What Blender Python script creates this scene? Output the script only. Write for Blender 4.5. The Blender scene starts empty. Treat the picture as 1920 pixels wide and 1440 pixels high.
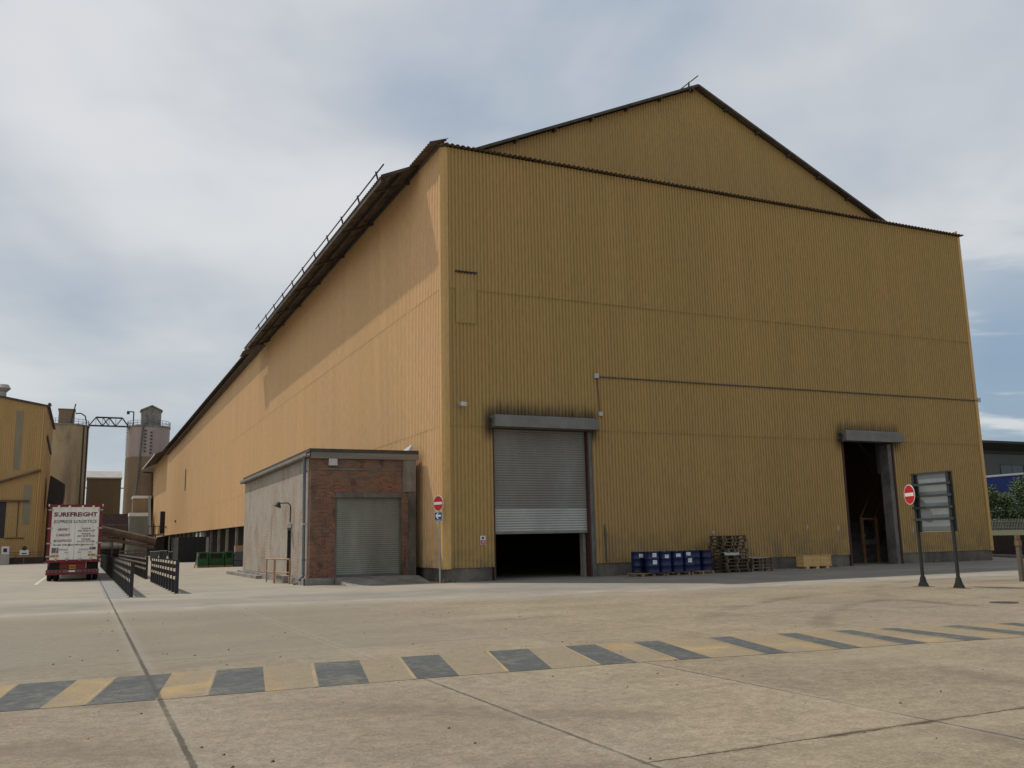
import bpy, bmesh, math, random
from math import sin, cos, pi, radians as rad
from mathutils import Vector, Matrix

random.seed(7)
S = bpy.context.scene
COL = S.collection

# ------------------------------------------------------------------ camera
PITCH, ROLL, YAW = rad(9.8742), rad(-1.2091), rad(25.2778)
cam = bpy.data.objects.new("camera", bpy.data.cameras.new("camera"))
COL.objects.link(cam)
fw = Vector((sin(YAW)*cos(PITCH), cos(YAW)*cos(PITCH), sin(PITCH)))
rt = Vector((cos(YAW), -sin(YAW), 0.0))
up = rt.cross(fw)
rt2 = rt*cos(ROLL) + up*sin(ROLL)
up2 = -rt*sin(ROLL) + up*cos(ROLL)
m = Matrix((rt2, up2, -fw)).transposed().to_4x4()
m.translation = Vector((-13.1322, -34.388, 1.6))
cam.matrix_world = m
cam.data.sensor_width = 36.0
cam.data.lens = 1686.44/1920*36.0
cam.data.clip_end = 5000
S.camera = cam

# ------------------------------------------------------------------ sun, sky, exposure
S.view_settings.view_transform = 'Standard'
S.view_settings.look = 'None'
S.view_settings.exposure = -0.7
S.view_settings.gamma = 1.0
SUN_EL = rad(57.8)
SUN_AZ = rad(-38.0)                          # clockwise from +Y
sd = bpy.data.lights.new("sun", 'SUN'); sd.energy = 5.0; sd.angle = rad(1.0); sd.color = (1.0, 0.94, 0.85)
sun = bpy.data.objects.new("sun", sd); COL.objects.link(sun)
to_sun = Vector((sin(SUN_AZ)*cos(SUN_EL), cos(SUN_AZ)*cos(SUN_EL), sin(SUN_EL)))
sun.rotation_euler = to_sun.to_track_quat('Z', 'Y').to_euler()
sun.location = (-40, 60, 90)


class NT:
    """small helper round a node tree"""
    def __init__(s, tree):
        s.t = tree; tree.nodes.clear()
    def n(s, typ, **kw):
        nd = s.t.nodes.new(typ)
        for k, v in kw.items(): setattr(nd, k, v)
        return nd
    def put(s, sock, v):
        if v is None: return
        if hasattr(v, 'links') or isinstance(v, bpy.types.NodeSocket): s.t.links.new(v, sock)
        else:
            try: sock.default_value = v
            except Exception: sock.default_value = (*v, 1.0)
    def m(s, op, a, b=None, c=None, clamp=False):
        nd = s.n('ShaderNodeMath', operation=op); nd.use_clamp = clamp
        s.put(nd.inputs[0], a); s.put(nd.inputs[1], b)
        if c is not None: s.put(nd.inputs[2], c)
        return nd.outputs[0]
    def vm(s, op, a, b=None):
        nd = s.n('ShaderNodeVectorMath', operation=op)
        s.put(nd.inputs[0], a); s.put(nd.inputs[1], b)
        return nd.outputs[0]
    def sep(s, v):
        nd = s.n('ShaderNodeSeparateXYZ'); s.put(nd.inputs[0], v); return nd.outputs
    def comb(s, x, y, z):
        nd = s.n('ShaderNodeCombineXYZ')
        for i, q in enumerate((x, y, z)): s.put(nd.inputs[i], q)
        return nd.outputs[0]
    def noise(s, vec, scale, detail=4.0, rough=0.55, dist=0.0):
        nd = s.n('ShaderNodeTexNoise'); s.put(nd.inputs['Vector'], vec)
        nd.inputs['Scale'].default_value = scale; nd.inputs['Detail'].default_value = detail
        nd.inputs['Roughness'].default_value = rough; nd.inputs['Distortion'].default_value = dist
        return nd.outputs[0]
    def ramp(s, f, lo, hi, a=0.0, b=1.0):
        nd = s.n('ShaderNodeMapRange'); nd.interpolation_type = 'SMOOTHSTEP'
        s.put(nd.inputs['Value'], f)
        for k, v in (('From Min', lo), ('From Max', hi), ('To Min', a), ('To Max', b)): s.put(nd.inputs[k], v)
        return nd.outputs[0]
    def mix(s, f, a, b, blend='MIX'):
        nd = s.n('ShaderNodeMix', data_type='RGBA', blend_type=blend)
        s.put(nd.inputs[0], f); s.put(nd.inputs[6], a); s.put(nd.inputs[7], b)
        return nd.outputs[2]
    def line(s, x, c, w, soft=0.6):
        """1 on the line x = c, fading out at half width w"""
        d = s.m('ABSOLUTE', s.m('SUBTRACT', x, c))
        return s.ramp(d, w*(1-soft), w*(1+soft), 1.0, 0.0)
    def box(s, x, lo, hi, soft):
        a = s.ramp(x, lo-soft, lo+soft); b = s.ramp(x, hi-soft, hi+soft, 1.0, 0.0)
        return s.m('MULTIPLY', a, b)


def c4(c): return (c[0], c[1], c[2], 1.0)

# world: Nishita sky behind a layer of broken grey-white cloud
W_ = bpy.data.worlds.new("World"); S.world = W_; W_.use_nodes = True
k = NT(W_.node_tree)
out = k.n('ShaderNodeOutputWorld'); bg = k.n('ShaderNodeBackground')
sky = k.n('ShaderNodeTexSky', sky_type='NISHITA'); sky.sun_disc = False
sky.sun_elevation = SUN_EL; sky.sun_rotation = SUN_AZ
sky.air_density = 1.2; sky.dust_density = 0.8
tc = k.n('ShaderNodeTexCoord')
d = k.vm('NORMALIZE', tc.outputs['Generated'])
dx, dy, dz = k.sep(d)
zz = k.m('ADD', k.m('MAXIMUM', dz, 0.0), 0.16)
P = k.comb(k.m('DIVIDE', dx, zz), k.m('DIVIDE', dy, zz), 0.0)
Pr = k.n('ShaderNodeVectorRotate', rotation_type='Z_AXIS'); k.put(Pr.inputs['Vector'], P); Pr.inputs['Angle'].default_value = 0.5
Pm = k.vm('MULTIPLY', k.vm('ADD', Pr.outputs[0], (3.1, 7.7, 0.0)), (1.0, 0.72, 1.0))
big = k.noise(Pm, 0.62, 4.0, 0.45, 0.4)
med = k.noise(k.vm('ADD', Pm, (11.3, 4.1, 0.0)), 1.35, 5.0, 0.48, 0.25)
wisp = k.noise(k.vm('MULTIPLY', k.vm('ADD', Pm, (1.3, 2.9, 0.0)), (1.0, 3.0, 1.0)), 2.0, 6.0, 0.52, 0.2)
shade = k.m('ADD', k.m('ADD', k.m('MULTIPLY', big, 0.62), k.m('MULTIPLY', med, 0.32)), k.m('MULTIPLY', wisp, 0.06))
cl = k.n('ShaderNodeValToRGB'); k.put(cl.inputs[0], k.ramp(shade, 0.372, 0.585))
cr = cl.color_ramp
cr.elements[0].position = 0.0; cr.elements[0].color = (6.7, 8.2, 10.9, 1)
cr.elements[1].position = 1.0; cr.elements[1].color = (17.0, 17.3, 17.8, 1)
e = cr.elements.new(0.35); e.color = (10.2, 11.6, 13.6, 1)
e = cr.elements.new(0.7); e.color = (13.4, 14.1, 15.1, 1)
# paler, slightly greenish haze of cloud low down
low = k.ramp(dz, 0.02, 0.42, 1.0, 0.0)
cloud = k.mix(k.m('MULTIPLY', low, 0.62), cl.outputs[0], (13.6, 14.9, 15.1, 1))
# clear patch of blue low in the east-north-east (dx large, dz small)
gap = k.m('MULTIPLY', k.ramp(dx, 0.70, 0.80), k.ramp(dz, 0.16, 0.36, 1.0, 0.0))
gapn = k.ramp(k.m('ADD', wisp, k.m('MULTIPLY', med, 0.5)), 0.74, 0.96, 1.0, 0.0)
cover = k.m('SUBTRACT', 0.97, k.m('MULTIPLY', k.m('MULTIPLY', gap, gapn), 0.8), clamp=True)
blue = k.mix(0.5, k.vm('MULTIPLY', sky.outputs[0], (1.5, 1.5, 1.5)), (4.6, 8.4, 13.6, 1))
k.put(bg.inputs[0], k.mix(cover, blue, cloud))
bg.inputs[1].default_value = 0.069
k.t.links.new(bg.outputs[0], out.inputs[0])


# ------------------------------------------------------------------ materials
MATS = {}
def new_mat(name):
    mt = bpy.data.materials.new(name); mt.use_nodes = True
    kk = NT(mt.node_tree)
    o = kk.n('ShaderNodeOutputMaterial'); b = kk.n('ShaderNodeBsdfPrincipled')
    kk.t.links.new(b.outputs[0], o.inputs[0])
    MATS[name] = mt
    return mt, kk, b

def mat(name, c1, c2=None, scale=2.0, stretch=(1, 1, 1), rough=0.75, metal=0.0, spec=0.3,
        fine=0.12, fine_scale=25.0, bump=0.0, bump_scale=40.0, lo=0.35, hi=0.65, rnd=0.0, dirt=None):
    mt, kk, b = new_mat(name)
    tcx = kk.n('ShaderNodeTexCoord').outputs['Object']
    v = kk.vm('MULTIPLY', tcx, stretch)
    oi = kk.n('ShaderNodeObjectInfo')
    v = kk.vm('ADD', v, kk.comb(kk.m('MULTIPLY', oi.outputs['Random'], 37.0), kk.m('MULTIPLY', oi.outputs['Random'], 91.0), 0.0))
    c2 = c2 or tuple(x*0.78 for x in c1)
    col = kk.mix(kk.ramp(kk.noise(v, scale, 5.0, 0.6), lo, hi), c4(c1), c4(c2))
    if dirt:
        dn = kk.ramp(kk.noise(kk.vm('MULTIPLY', tcx, (1.0, 1.0, 0.25)), dirt[1], 6.0, 0.65, 0.4), dirt[2], dirt[3])
        col = kk.mix(kk.m('MULTIPLY', dn, dirt[4]), col, c4(dirt[0]))
    f = kk.noise(v, fine_scale, 3.0, 0.6)
    g = kk.ramp(f, 0.25, 0.75, 1.0-fine, 1.0+fine)
    if rnd:
        g = kk.m('MULTIPLY', g, kk.ramp(oi.outputs['Random'], 0.0, 1.0, 1.0-rnd, 1.0+rnd))
    col = kk.mix(1.0, col, kk.comb(g, g, g), 'MULTIPLY')
    kk.put(b.inputs['Base Color'], col)
    b.inputs['Roughness'].default_value = rough; b.inputs['Metallic'].default_value = metal
    b.inputs['Specular IOR Level'].default_value = spec
    if bump:
        bp = kk.n('ShaderNodeBump'); bp.inputs['Strength'].default_value = bump; bp.inputs['Distance'].default_value = 0.01
        kk.put(bp.inputs['Height'], kk.noise(v, bump_scale, 4.0, 0.6)); kk.t.links.new(bp.outputs[0], b.inputs['Normal'])
    return mt


def cladding_mat(name, soot, cA, cB, cC):
    """weathered ochre sheet steel: vertical streaks, paler and darker sheets, grime at the foot, soot stains over the doors"""
    mt, kk, b = new_mat(name)
    p = kk.n('ShaderNodeTexCoord').outputs['Object']
    x, y, z = kk.sep(p)
    run = kk.m('ADD', x, y)
    streak = kk.noise(kk.comb(kk.m('MULTIPLY', run, 3.2), 0.0, kk.m('MULTIPLY', z, 0.12)), 1.0, 5.0, 0.65)
    blot = kk.noise(kk.comb(run, 0.0, kk.m('MULTIPLY', z, 0.6)), 0.22, 5.0, 0.55, 0.3)
    wn = kk.n('ShaderNodeTexWhiteNoise', noise_dimensions='2D')
    tier = kk.m('FLOOR', kk.m('DIVIDE', kk.m('SUBTRACT', z, 0.5), 5.85))
    kk.put(wn.inputs['Vector'], kk.comb(kk.m('FLOOR', kk.m('DIVIDE', run, 0.99)), tier, 0.0))
    col = kk.mix(kk.ramp(blot, 0.3, 0.7), c4(cA), c4(cB))
    col = kk.mix(kk.m('MULTIPLY', kk.ramp(streak, 0.42, 0.72), 0.55), col, c4(cC))
    g = kk.m('ADD', 0.965, kk.m('MULTIPLY', wn.outputs[0], 0.07))
    fine = kk.noise(kk.comb(kk.m('MULTIPLY', run, 9.0), 0.0, kk.m('MULTIPLY', z, 1.3)), 1.6, 6.0, 0.7)
    g = kk.m('MULTIPLY', g, kk.ramp(fine, 0.25, 0.75, 0.88, 1.12))
    col = kk.mix(1.0, col, kk.comb(g, g, g), 'MULTIPLY')
    # grime splashed up from the yard
    gn = kk.noise(kk.comb(run, 0.0, z), 1.1, 6.0, 0.65)
    foot = kk.m('MULTIPLY', kk.ramp(z, 0.5, 2.6, 1.0, 0.0), kk.ramp(gn, 0.38, 0.68))
    col = kk.mix(kk.m('MULTIPLY', foot, 0.55), col, (0.11, 0.10, 0.085, 1))
    # rust freckles
    rn = kk.noise(kk.comb(kk.m('MULTIPLY', run, 2.0), 0.0, z), 3.0, 6.0, 0.7)
    col = kk.mix(kk.m('MULTIPLY', kk.ramp(rn, 0.66, 0.78), 0.45), col, (0.20, 0.085, 0.03, 1))
    for (xa, xb, za, zb, amt) in soot:
        en = kk.noise(kk.comb(kk.m('MULTIPLY', run, 5.0), 0.0, kk.m('MULTIPLY', z, .35)), 1.5, 6.0, 0.7)
        wob = kk.m('MULTIPLY', kk.m('SUBTRACT', en, 0.5), 1.3)
        ms = kk.m('MULTIPLY', kk.box(x, xa, xb, 0.25), kk.m('MULTIPLY', kk.ramp(kk.m('ADD', z, wob), za, zb, 1.0, 0.0), kk.ramp(z, za-1.2, za-0.5)))
        col = kk.mix(kk.m('MULTIPLY', ms, amt), col, (0.035, 0.033, 0.03, 1))
    kk.put(b.inputs['Base Color'], col)
    b.inputs['Roughness'].default_value = 0.62; b.inputs['Specular IOR Level'].default_value = 0.22
    bp = kk.n('ShaderNodeBump'); bp.inputs['Strength'].default_value = 0.25; bp.inputs['Distance'].default_value = 0.02
    kk.put(bp.inputs['Height'], kk.noise(kk.comb(run, 0.0, z), 2.2, 3.0, 0.5)); kk.t.links.new(bp.outputs[0], b.inputs['Normal'])
    return mt


def brick_mat(name, a, b_, mortar, wash, wash_amt, dark, dark_lo, dark_hi):
    mt, kk, b = new_mat(name)
    p = kk.n('ShaderNodeTexCoord').outputs['Object']
    x, y, z = kk.sep(p)
    run = kk.m('ADD', x, y)
    v = kk.comb(run, z, 0.0)
    br = kk.n('ShaderNodeTexBrick'); kk.put(br.inputs['Vector'], v)
    br.inputs['Color1'].default_value = c4(a); br.inputs['Color2'].default_value = c4(b_); br.inputs['Mortar'].default_value = c4(mortar)
    br.inputs['Scale'].default_value = 1.0; br.inputs['Mortar Size'].default_value = 0.007
    br.inputs['Brick Width'].default_value = 0.225; br.inputs['Row Height'].default_value = 0.075
    br.inputs['Bias'].default_value = 0.0
    col = br.outputs[0]
    pn = kk.noise(kk.comb(kk.m('MULTIPLY', run, 0.9), kk.m('MULTIPLY', z, 0.45), 0.0), 1.0, 6.0, 0.62, 0.5)
    col = kk.mix(kk.m('MULTIPLY', kk.ramp(pn, 0.32, 0.62), wash_amt), col, c4(wash))
    dn = kk.noise(kk.comb(kk.m('MULTIPLY', run, 1.4), kk.m('MULTIPLY', z, 0.7), 3.0), 1.2, 6.0, 0.66, 0.3)
    col = kk.mix(kk.m('MULTIPLY', kk.ramp(dn, dark_lo, dark_hi), 0.75), col, c4(dark))
    fn = kk.noise(v, 14.0, 4.0, 0.7)
    g = kk.ramp(fn, 0.25, 0.75, 0.78, 1.2)
    col = kk.mix(1.0, col, kk.comb(g, g, g), 'MULTIPLY')
    kk.put(b.inputs['Base Color'], col); b.inputs['Roughness'].default_value = 0.9; b.inputs['Specular IOR Level'].default_value = 0.15
    bp = kk.n('ShaderNodeBump'); bp.inputs['Strength'].default_value = 0.5; bp.inputs['Distance'].default_value = 0.01
    kk.put(bp.inputs['Height'], kk.m('ADD', kk.m('MULTIPLY', br.outputs['Fac'], -1.0), kk.m('MULTIPLY', fn, 0.6)))
    kk.t.links.new(bp.outputs[0], b.inputs['Normal'])
    return mt


def ground_mat():
    mt, kk, b = new_mat("yard concrete")
    p = kk.n('ShaderNodeTexCoord').outputs['Object']
    x, y, z = kk.sep(p)
    n0 = kk.noise(p, 0.10, 6.0, 0.6, 0.6)
    n1 = kk.noise(p, 0.55, 6.0, 0.62, 0.3)
    n2 = kk.noise(p, 5.5, 5.0, 0.6)
    n3 = kk.noise(p, 38.0, 3.0, 0.6)
    wob = kk.m('MULTIPLY', kk.m('SUBTRACT', kk.noise(p, 2.6, 6.0, 0.7), 0.5), 0.16)
    fin = kk.m('MULTIPLY', kk.m('SUBTRACT', kk.noise(p, 9.0, 4.0, 0.7), 0.5), 0.05)
    col = kk.mix(kk.ramp(n0, 0.35, 0.65), (0.268, 0.216, 0.145, 1), (0.232, 0.196, 0.142, 1))
    col = kk.mix(kk.m('MULTIPLY', kk.ramp(n1, 0.36, 0.66), 0.6), col, (0.195, 0.157, 0.108, 1))
    # slabs differ a little
    wn = kk.n('ShaderNodeTexWhiteNoise', noise_dimensions='2D')
    kk.put(wn.inputs['Vector'], kk.comb(kk.m('FLOOR', kk.m('DIVIDE', kk.m('ADD', x, 12.31), 2.93)), kk.m('FLOOR', kk.m('DIVIDE', kk.m('ADD', y, 28.56), 9.1)), 0.0))
    g = kk.m('ADD', 0.94, kk.m('MULTIPLY', wn.outputs[0], 0.12))
    # aggregate
    g = kk.m('MULTIPLY', g, kk.ramp(n2, 0.3, 0.7, 0.87, 1.13))
    g = kk.m('MULTIPLY', g, kk.ramp(kk.noise(p, 16.0, 4.0, 0.7), 0.3, 0.7, 0.86, 1.14))
    g = kk.m('MULTIPLY', g, kk.ramp(n3, 0.3, 0.7, 0.84, 1.16))
    vor = kk.n('ShaderNodeTexVoronoi'); kk.put(vor.inputs['Vector'], p); vor.inputs['Scale'].default_value = 26.0
    vcol = kk.sep(vor.outputs['Color'])
    chip = kk.m('MULTIPLY', kk.ramp(vor.outputs['Distance'], 0.10, 0.22, 1.0, 0.0), kk.ramp(vcol[0], 0.80, 0.86))
    pit = kk.m('MULTIPLY', kk.ramp(vor.outputs['Distance'], 0.10, 0.24, 1.0, 0.0), kk.ramp(vcol[1], 0.80, 0.86))
    col = kk.mix(1.0, col, kk.comb(g, g, g), 'MULTIPLY')
    col = kk.mix(kk.m('MULTIPLY', chip, 0.45), col, (0.58, 0.53, 0.45, 1))
    col = kk.mix(kk.m('MULTIPLY', pit, 0.45), col, (0.13, 0.105, 0.075, 1))
    # pale dusty apron close to the sheds, with a greyer wheel track in it
    yb = kk.m('ADD', y, kk.m('MULTIPLY', kk.m('SUBTRACT', n0, 0.5), 3.0))
    edge = kk.m('ADD', yb, kk.m('MULTIPLY', x, 0.10))
    dust = kk.ramp(edge, -13.5, -8.0)
    dcol = kk.mix(kk.ramp(n1, 0.35, 0.7), (0.315, 0.285, 0.235, 1), (0.265, 0.245, 0.205, 1))
    col = kk.mix(kk.m('MULTIPLY', dust, 0.85), col, dcol)
    track = kk.m('MULTIPLY', kk.box(edge, -8.6, -4.8, 0.9), kk.ramp(n1, 0.28, 0.62, 0.5, 1.0))
    col = kk.mix(kk.m('MULTIPLY', track, 0.62), col, (0.19, 0.178, 0.155, 1))
    whit = kk.m('MULTIPLY', kk.box(edge, -10.4, -8.9, 0.5), kk.ramp(kk.noise(p, 0.8, 5.0, 0.7), 0.45, 0.62))
    col = kk.mix(kk.m('MULTIPLY', whit, 0.5), col, (0.37, 0.34, 0.29, 1))
    # darker grey ground along the long front wall
    wallside = kk.m('MULTIPLY', kk.box(y, -5.5, 0.6, 0.6), kk.ramp(x, -0.4, 1.5))
    col = kk.mix(kk.m('MULTIPLY', wallside, kk.ramp(n1, 0.3, 0.7, 0.25, 0.7)), col, (0.20, 0.195, 0.18, 1))
    # turning tyre marks on the right
    for (cx, cy, r, w, amt) in ((9.0, -30.5, 15.6, 0.2, 0.6), (9.0, -30.5, 13.4, 0.2, 0.55), (14.0, -22.0, 9.8, 0.2, 0.6), (14.0, -22.0, 7.9, 0.2, 0.55),
                                (-3.0, -40.0, 23.0, 0.22, 0.4), (-3.0, -40.0, 21.0, 0.2, 0.38), (30.0, -46.0, 31.0, .25, .35), (30.0, -46.0, 29.0, .22, .35), (-40, -62, 47.0, .3, .35), (-40, -62, 45.0, .28, .3)):
        rr = kk.m('SQRT', kk.m('ADD', kk.m('POWER', kk.m('SUBTRACT', x, cx), 2.0), kk.m('POWER', kk.m('SUBTRACT', y, cy), 2.0)))
        tm = kk.m('MULTIPLY', kk.line(rr, r, w), kk.m('MULTIPLY', kk.ramp(n1, 0.36, 0.60), kk.ramp(n0, 0.34, 0.54)))
        col = kk.mix(kk.m('MULTIPLY', tm, amt), col, (0.12, 0.09, 0.07, 1))
    # broad rain-washed streaks and scuffed darker areas
    sn = kk.noise(kk.comb(kk.m('MULTIPLY', x, 0.2), kk.m('MULTIPLY', y, 0.45), 0.0), 1.0, 5.0, 0.6, 0.4)
    col = kk.mix(kk.m('MULTIPLY', kk.ramp(sn, 0.50, 0.72), 0.28), col, (0.17, 0.142, 0.105, 1))
    pale = kk.noise(kk.comb(kk.m('MULTIPLY', x, 0.16), kk.m('MULTIPLY', y, 0.4), 5.0), 1.0, 5.0, 0.6, 0.5)
    col = kk.mix(kk.m('MULTIPLY', kk.ramp(pale, 0.52, 0.72), 0.35), col, (0.36, 0.30, 0.205, 1))
    col = kk.mix(kk.m('MULTIPLY', kk.m('MULTIPLY', kk.box(y, -21.0, -9.0, 1.5), kk.ramp(x, -9.0, -4.0, 1.0, 0.0)), 0.55), col, (0.195, 0.175, 0.14, 1))
    # oil blots
    on = kk.ramp(kk.noise(p, 1.7, 3.0, 0.5), 0.72, 0.79)
    col = kk.mix(kk.m('MULTIPLY', on, 0.4), col, (0.10, 0.085, 0.07, 1))
    # joints
    xw = kk.m('ADD', x, kk.m('MULTIPLY', wob, 0.10)); xf = kk.m('ADD', xw, fin)
    for (c, w, amt) in ((-12.31, 0.026, 0.9), (-9.38, 0.020, 0.75), (-6.45, 0.018, 0.75), (-3.52, 0.012, 0.35), (-0.59, 0.012, 0.4), (2.34, 0.012, 0.3), (5.3, 0.012, 0.3), (-15.24, 0.014, 0.4), (-18.2, 0.014, 0.4)):
        col = kk.mix(kk.m('MULTIPLY', kk.line(xw, c, w*5.0), 0.10), col, (0.42, 0.38, 0.31, 1))
        br = kk.ramp(n1, 0.30, 0.55, 0.35, 1.0)
        if c != -12.31: br = kk.m('MULTIPLY', br, kk.ramp(y, -24.5, -21.5, 1.0, 0.35))
        col = kk.mix(kk.m('MULTIPLY', kk.m('MULTIPLY', kk.line(xf, c, w, .35), amt), br), col, (0.065, 0.055, 0.045, 1))
    for (c, w, amt, wv) in ((-20.05, 0.020, 0.5, 0.4), (-10.2, 0.03, 0.35, 0.4), (0.9, 0.03, 0.4, 0.3), (10.0, 0.04, 0.4, 0.3), (19.0, 0.05, 0.4, 0.3), (28.5, 0.05, 0.4, 0.3)):
        yy = kk.m('ADD', y, kk.m('MULTIPLY', wob, wv))
        col = kk.mix(kk.m('MULTIPLY', kk.line(yy, c, w), amt), col, (0.09, 0.075, 0.06, 1))
    yc = kk.m('ADD', y, kk.m('ADD', kk.m('MULTIPLY', wob, 0.45), fin))
    crack = kk.m('MULTIPLY', kk.line(yc, -28.57, 0.014), kk.ramp(x, -9.5, -9.25))
    wide = kk.m('MULTIPLY', kk.m('MULTIPLY', kk.line(yc, -28.57, 0.040, 0.9), kk.ramp(x, -9.4, -7.6)), kk.ramp(kk.noise(p, 1.3, 5.0, 0.7), 0.44, 0.58))
    col = kk.mix(kk.m('MULTIPLY', kk.m('MAXIMUM', crack, wide), 0.9), col, (0.045, 0.032, 0.022, 1))
    kk.put(b.inputs['Base Color'], col)
    b.inputs['Roughness'].default_value = 0.9; b.inputs['Specular IOR Level'].default_value = 0.2
    bp = kk.n('ShaderNodeBump'); bp.inputs['Strength'].default_value = 0.35; bp.inputs['Distance'].default_value = 0.008
    kk.put(bp.inputs['Height'], kk.m('ADD', kk.m('MULTIPLY', n3, 1.0), kk.m('MULTIPLY', n2, 0.7))); kk.t.links.new(bp.outputs[0], b.inputs['Normal'])
    return mt


def paint_mat(name, c, c2, worn, lo, hi, amt, patchy=False):
    """worn road paint: lets the concrete show through in patches"""
    mt, kk, b = new_mat(name)
    p = kk.n('ShaderNodeTexCoord').outputs['Object']
    n1 = kk.noise(p, 0.9, 6.0, 0.65, 0.4); n2 = kk.noise(p, 7.0, 5.0, 0.65); n3 = kk.noise(p, 40.0, 3.0, 0.6)
    col = kk.mix(kk.ramp(n1, 0.35, 0.65), c4(c), c4(c2))
    mid = kk.m('ADD', kk.m('MULTIPLY', kk.box(kk.sep(p)[0], -10.9, -6.4, 0.5), 0.09), kk.m('MULTIPLY', kk.ramp(kk.sep(p)[0], -11.6, -10.6), 0.035)) if patchy else 0.0
    wr = kk.ramp(kk.m('ADD', mid, kk.m('ADD', kk.m('MULTIPLY', kk.noise(p, 1.3, 6.0, 0.7), 0.6), kk.m('MULTIPLY', n2, 0.4))), lo, hi)
    col = kk.mix(kk.m('MULTIPLY', wr, amt), col, c4(worn))
    g = kk.m('MULTIPLY', kk.ramp(n3, 0.3, 0.7, 0.85, 1.15), kk.ramp(n2, 0.3, 0.7, 0.9, 1.1))
    col = kk.mix(1.0, col, kk.comb(g, g, g), 'MULTIPLY')
    # the joint in the concrete has cracked through the paint
    x, y, z = kk.sep(p)
    xj = kk.m('ADD', x, kk.m('MULTIPLY', kk.m('SUBTRACT', n2, 0.5), 0.05))
    col = kk.mix(kk.m('MULTIPLY', kk.line(xj, -12.31, 0.028), 0.8), col, (0.07, 0.06, 0.05, 1))
    kk.put(b.inputs['Base Color'], col); b.inputs['Roughness'].default_value = 0.85; b.inputs['Specular IOR Level'].default_value = 0.2
    return mt

SOOT = [(1.75, 7.2, 6.75, 7.65, 0.85), (21.3, 25.7, 6.75, 7.55, 0.65)]
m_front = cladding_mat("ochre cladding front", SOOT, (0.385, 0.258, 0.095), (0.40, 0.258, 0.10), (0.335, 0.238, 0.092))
m_side_sunlit = cladding_mat("ochre cladding sunlit side", [], (0.65, 0.435, 0.22), (0.64, 0.42, 0.23), (0.62, 0.42, 0.20))  # sun-facing wall: sunlit brightness put into the base colour, besides some fading
m_trim = mat("ochre trim", (0.56, 0.36, 0.14), (0.50, 0.31, 0.12), 1.5, (1, 1, .2), rough=.6)
m_roof = mat("weathered roof sheet", (0.15, 0.115, 0.085), (0.20, 0.16, 0.12), 1.2, (1, 1, 1), rough=.9, fine=.2, dirt=((.05, .035, .025), .6, .45, .7, .6))
m_roofedge = mat("roof edge steel", (0.10, 0.085, 0.07), (0.06, 0.05, 0.045), 2.0, rough=.85)
m_conc = mat("old concrete", (0.27, 0.25, 0.22), (0.20, 0.185, 0.16), 1.4, rough=.92, fine=.18, bump=.3, dirt=((.09, .08, .065), .9, .45, .7, .7))
m_plinth = mat("plinth concrete", (0.19, 0.168, 0.135), (0.125, 0.11, 0.09), 1.2, rough=.92, fine=.2, bump=.3, dirt=((.06, .052, .045), .8, .42, .68, .75))
m_hood = mat("galvanised hood", (0.20, 0.20, 0.178), (0.165, 0.162, 0.145), 1.5, rough=.55, metal=.15, dirt=((.12, .11, .09), 1.2, .45, .75, .6))
m_slat = mat("dull shutter slats", (0.255, 0.25, 0.225), (0.215, 0.21, 0.19), 0.9, (1, 1, .5), rough=.5, metal=.2, fine=.08, dirt=((.16, .14, .11), .5, .4, .75, .5))
m_slat2 = mat("clean shutter slats", (0.42, 0.42, 0.39), (0.36, 0.36, 0.335), 0.9, rough=.42, metal=.35, fine=.06)
m_slat3 = mat("outbuilding shutter slats", (0.285, 0.29, 0.245), (0.235, 0.24, 0.20), 1.0, (1, 1, .6), rough=.55, metal=.15, fine=.08, dirt=((.14, .13, .11), .6, .42, .7, .5))
m_redjamb = mat("oxide red jamb", (0.085, 0.032, 0.027), (0.06, 0.026, 0.022), 3.0, rough=.7, rnd=.1)
m_steel = mat("grey steel", (0.16, 0.16, 0.155), (0.12, 0.118, 0.11), 2.0, rough=.6, metal=.3)
m_dark = mat("dark steel", (0.030, 0.029, 0.028), (0.045, 0.040, 0.036), 3.0, rough=.65, spec=.35)
m_black = mat("black paint", (0.014, 0.014, 0.016), (0.022, 0.021, 0.022), 3.0, rough=.5, spec=.4, fine=.2)
m_greybox = mat("pale grey plastic", (0.50, 0.50, 0.48), (0.42, 0.42, 0.40), 3.0, rough=.55)
m_cable = mat("grey conduit", (0.11, 0.105, 0.09), (0.09, 0.085, 0.075), 3.0, rough=.6)
m_white = mat("white paint", (0.70, 0.69, 0.66), (0.62, 0.61, 0.58), 2.0, rough=.6, fine=.06)
m_trailer = mat("trailer white", (0.80, 0.79, 0.72), (0.72, 0.71, 0.64), 1.2, (1, 1, .4), rough=.45, fine=.06, dirt=((.36, .33, .28), .9, .5, .8, .5))
m_red = mat("sign red", (0.47, 0.022, 0.028), (0.40, 0.020, 0.025), 3.0, rough=.4, fine=.06)
m_trred = mat("trailer red", (0.20, 0.018, 0.02), (0.15, 0.015, 0.016), 2.0, rough=.45, fine=.12, dirt=((.12, .05, .04), 1.5, .5, .75, .6))
m_lens = mat("red lamp lens", (0.20, 0.012, 0.012), (0.14, 0.01, 0.01), 5.0, rough=.2, spec=.5)
m_letter = mat("maroon lettering", (0.16, 0.025, 0.035), (0.13, 0.022, 0.03), 3.0, rough=.5)
m_letterb = mat("black lettering", (0.035, 0.033, 0.035), (0.05, 0.045, 0.045), 3.0, rough=.5)
m_amber = mat("amber reflector", (0.62, 0.25, 0.03), (0.5, 0.2, 0.03), 3.0, rough=.4)
m_plate = mat("yellow plate", (0.60, 0.38, 0.04), (0.5, 0.33, 0.05), 3.0, rough=.4)
m_rubber = mat("tyre rubber", (0.018, 0.017, 0.016), (0.030, 0.028, 0.025), 4.0, rough=.9)
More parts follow.
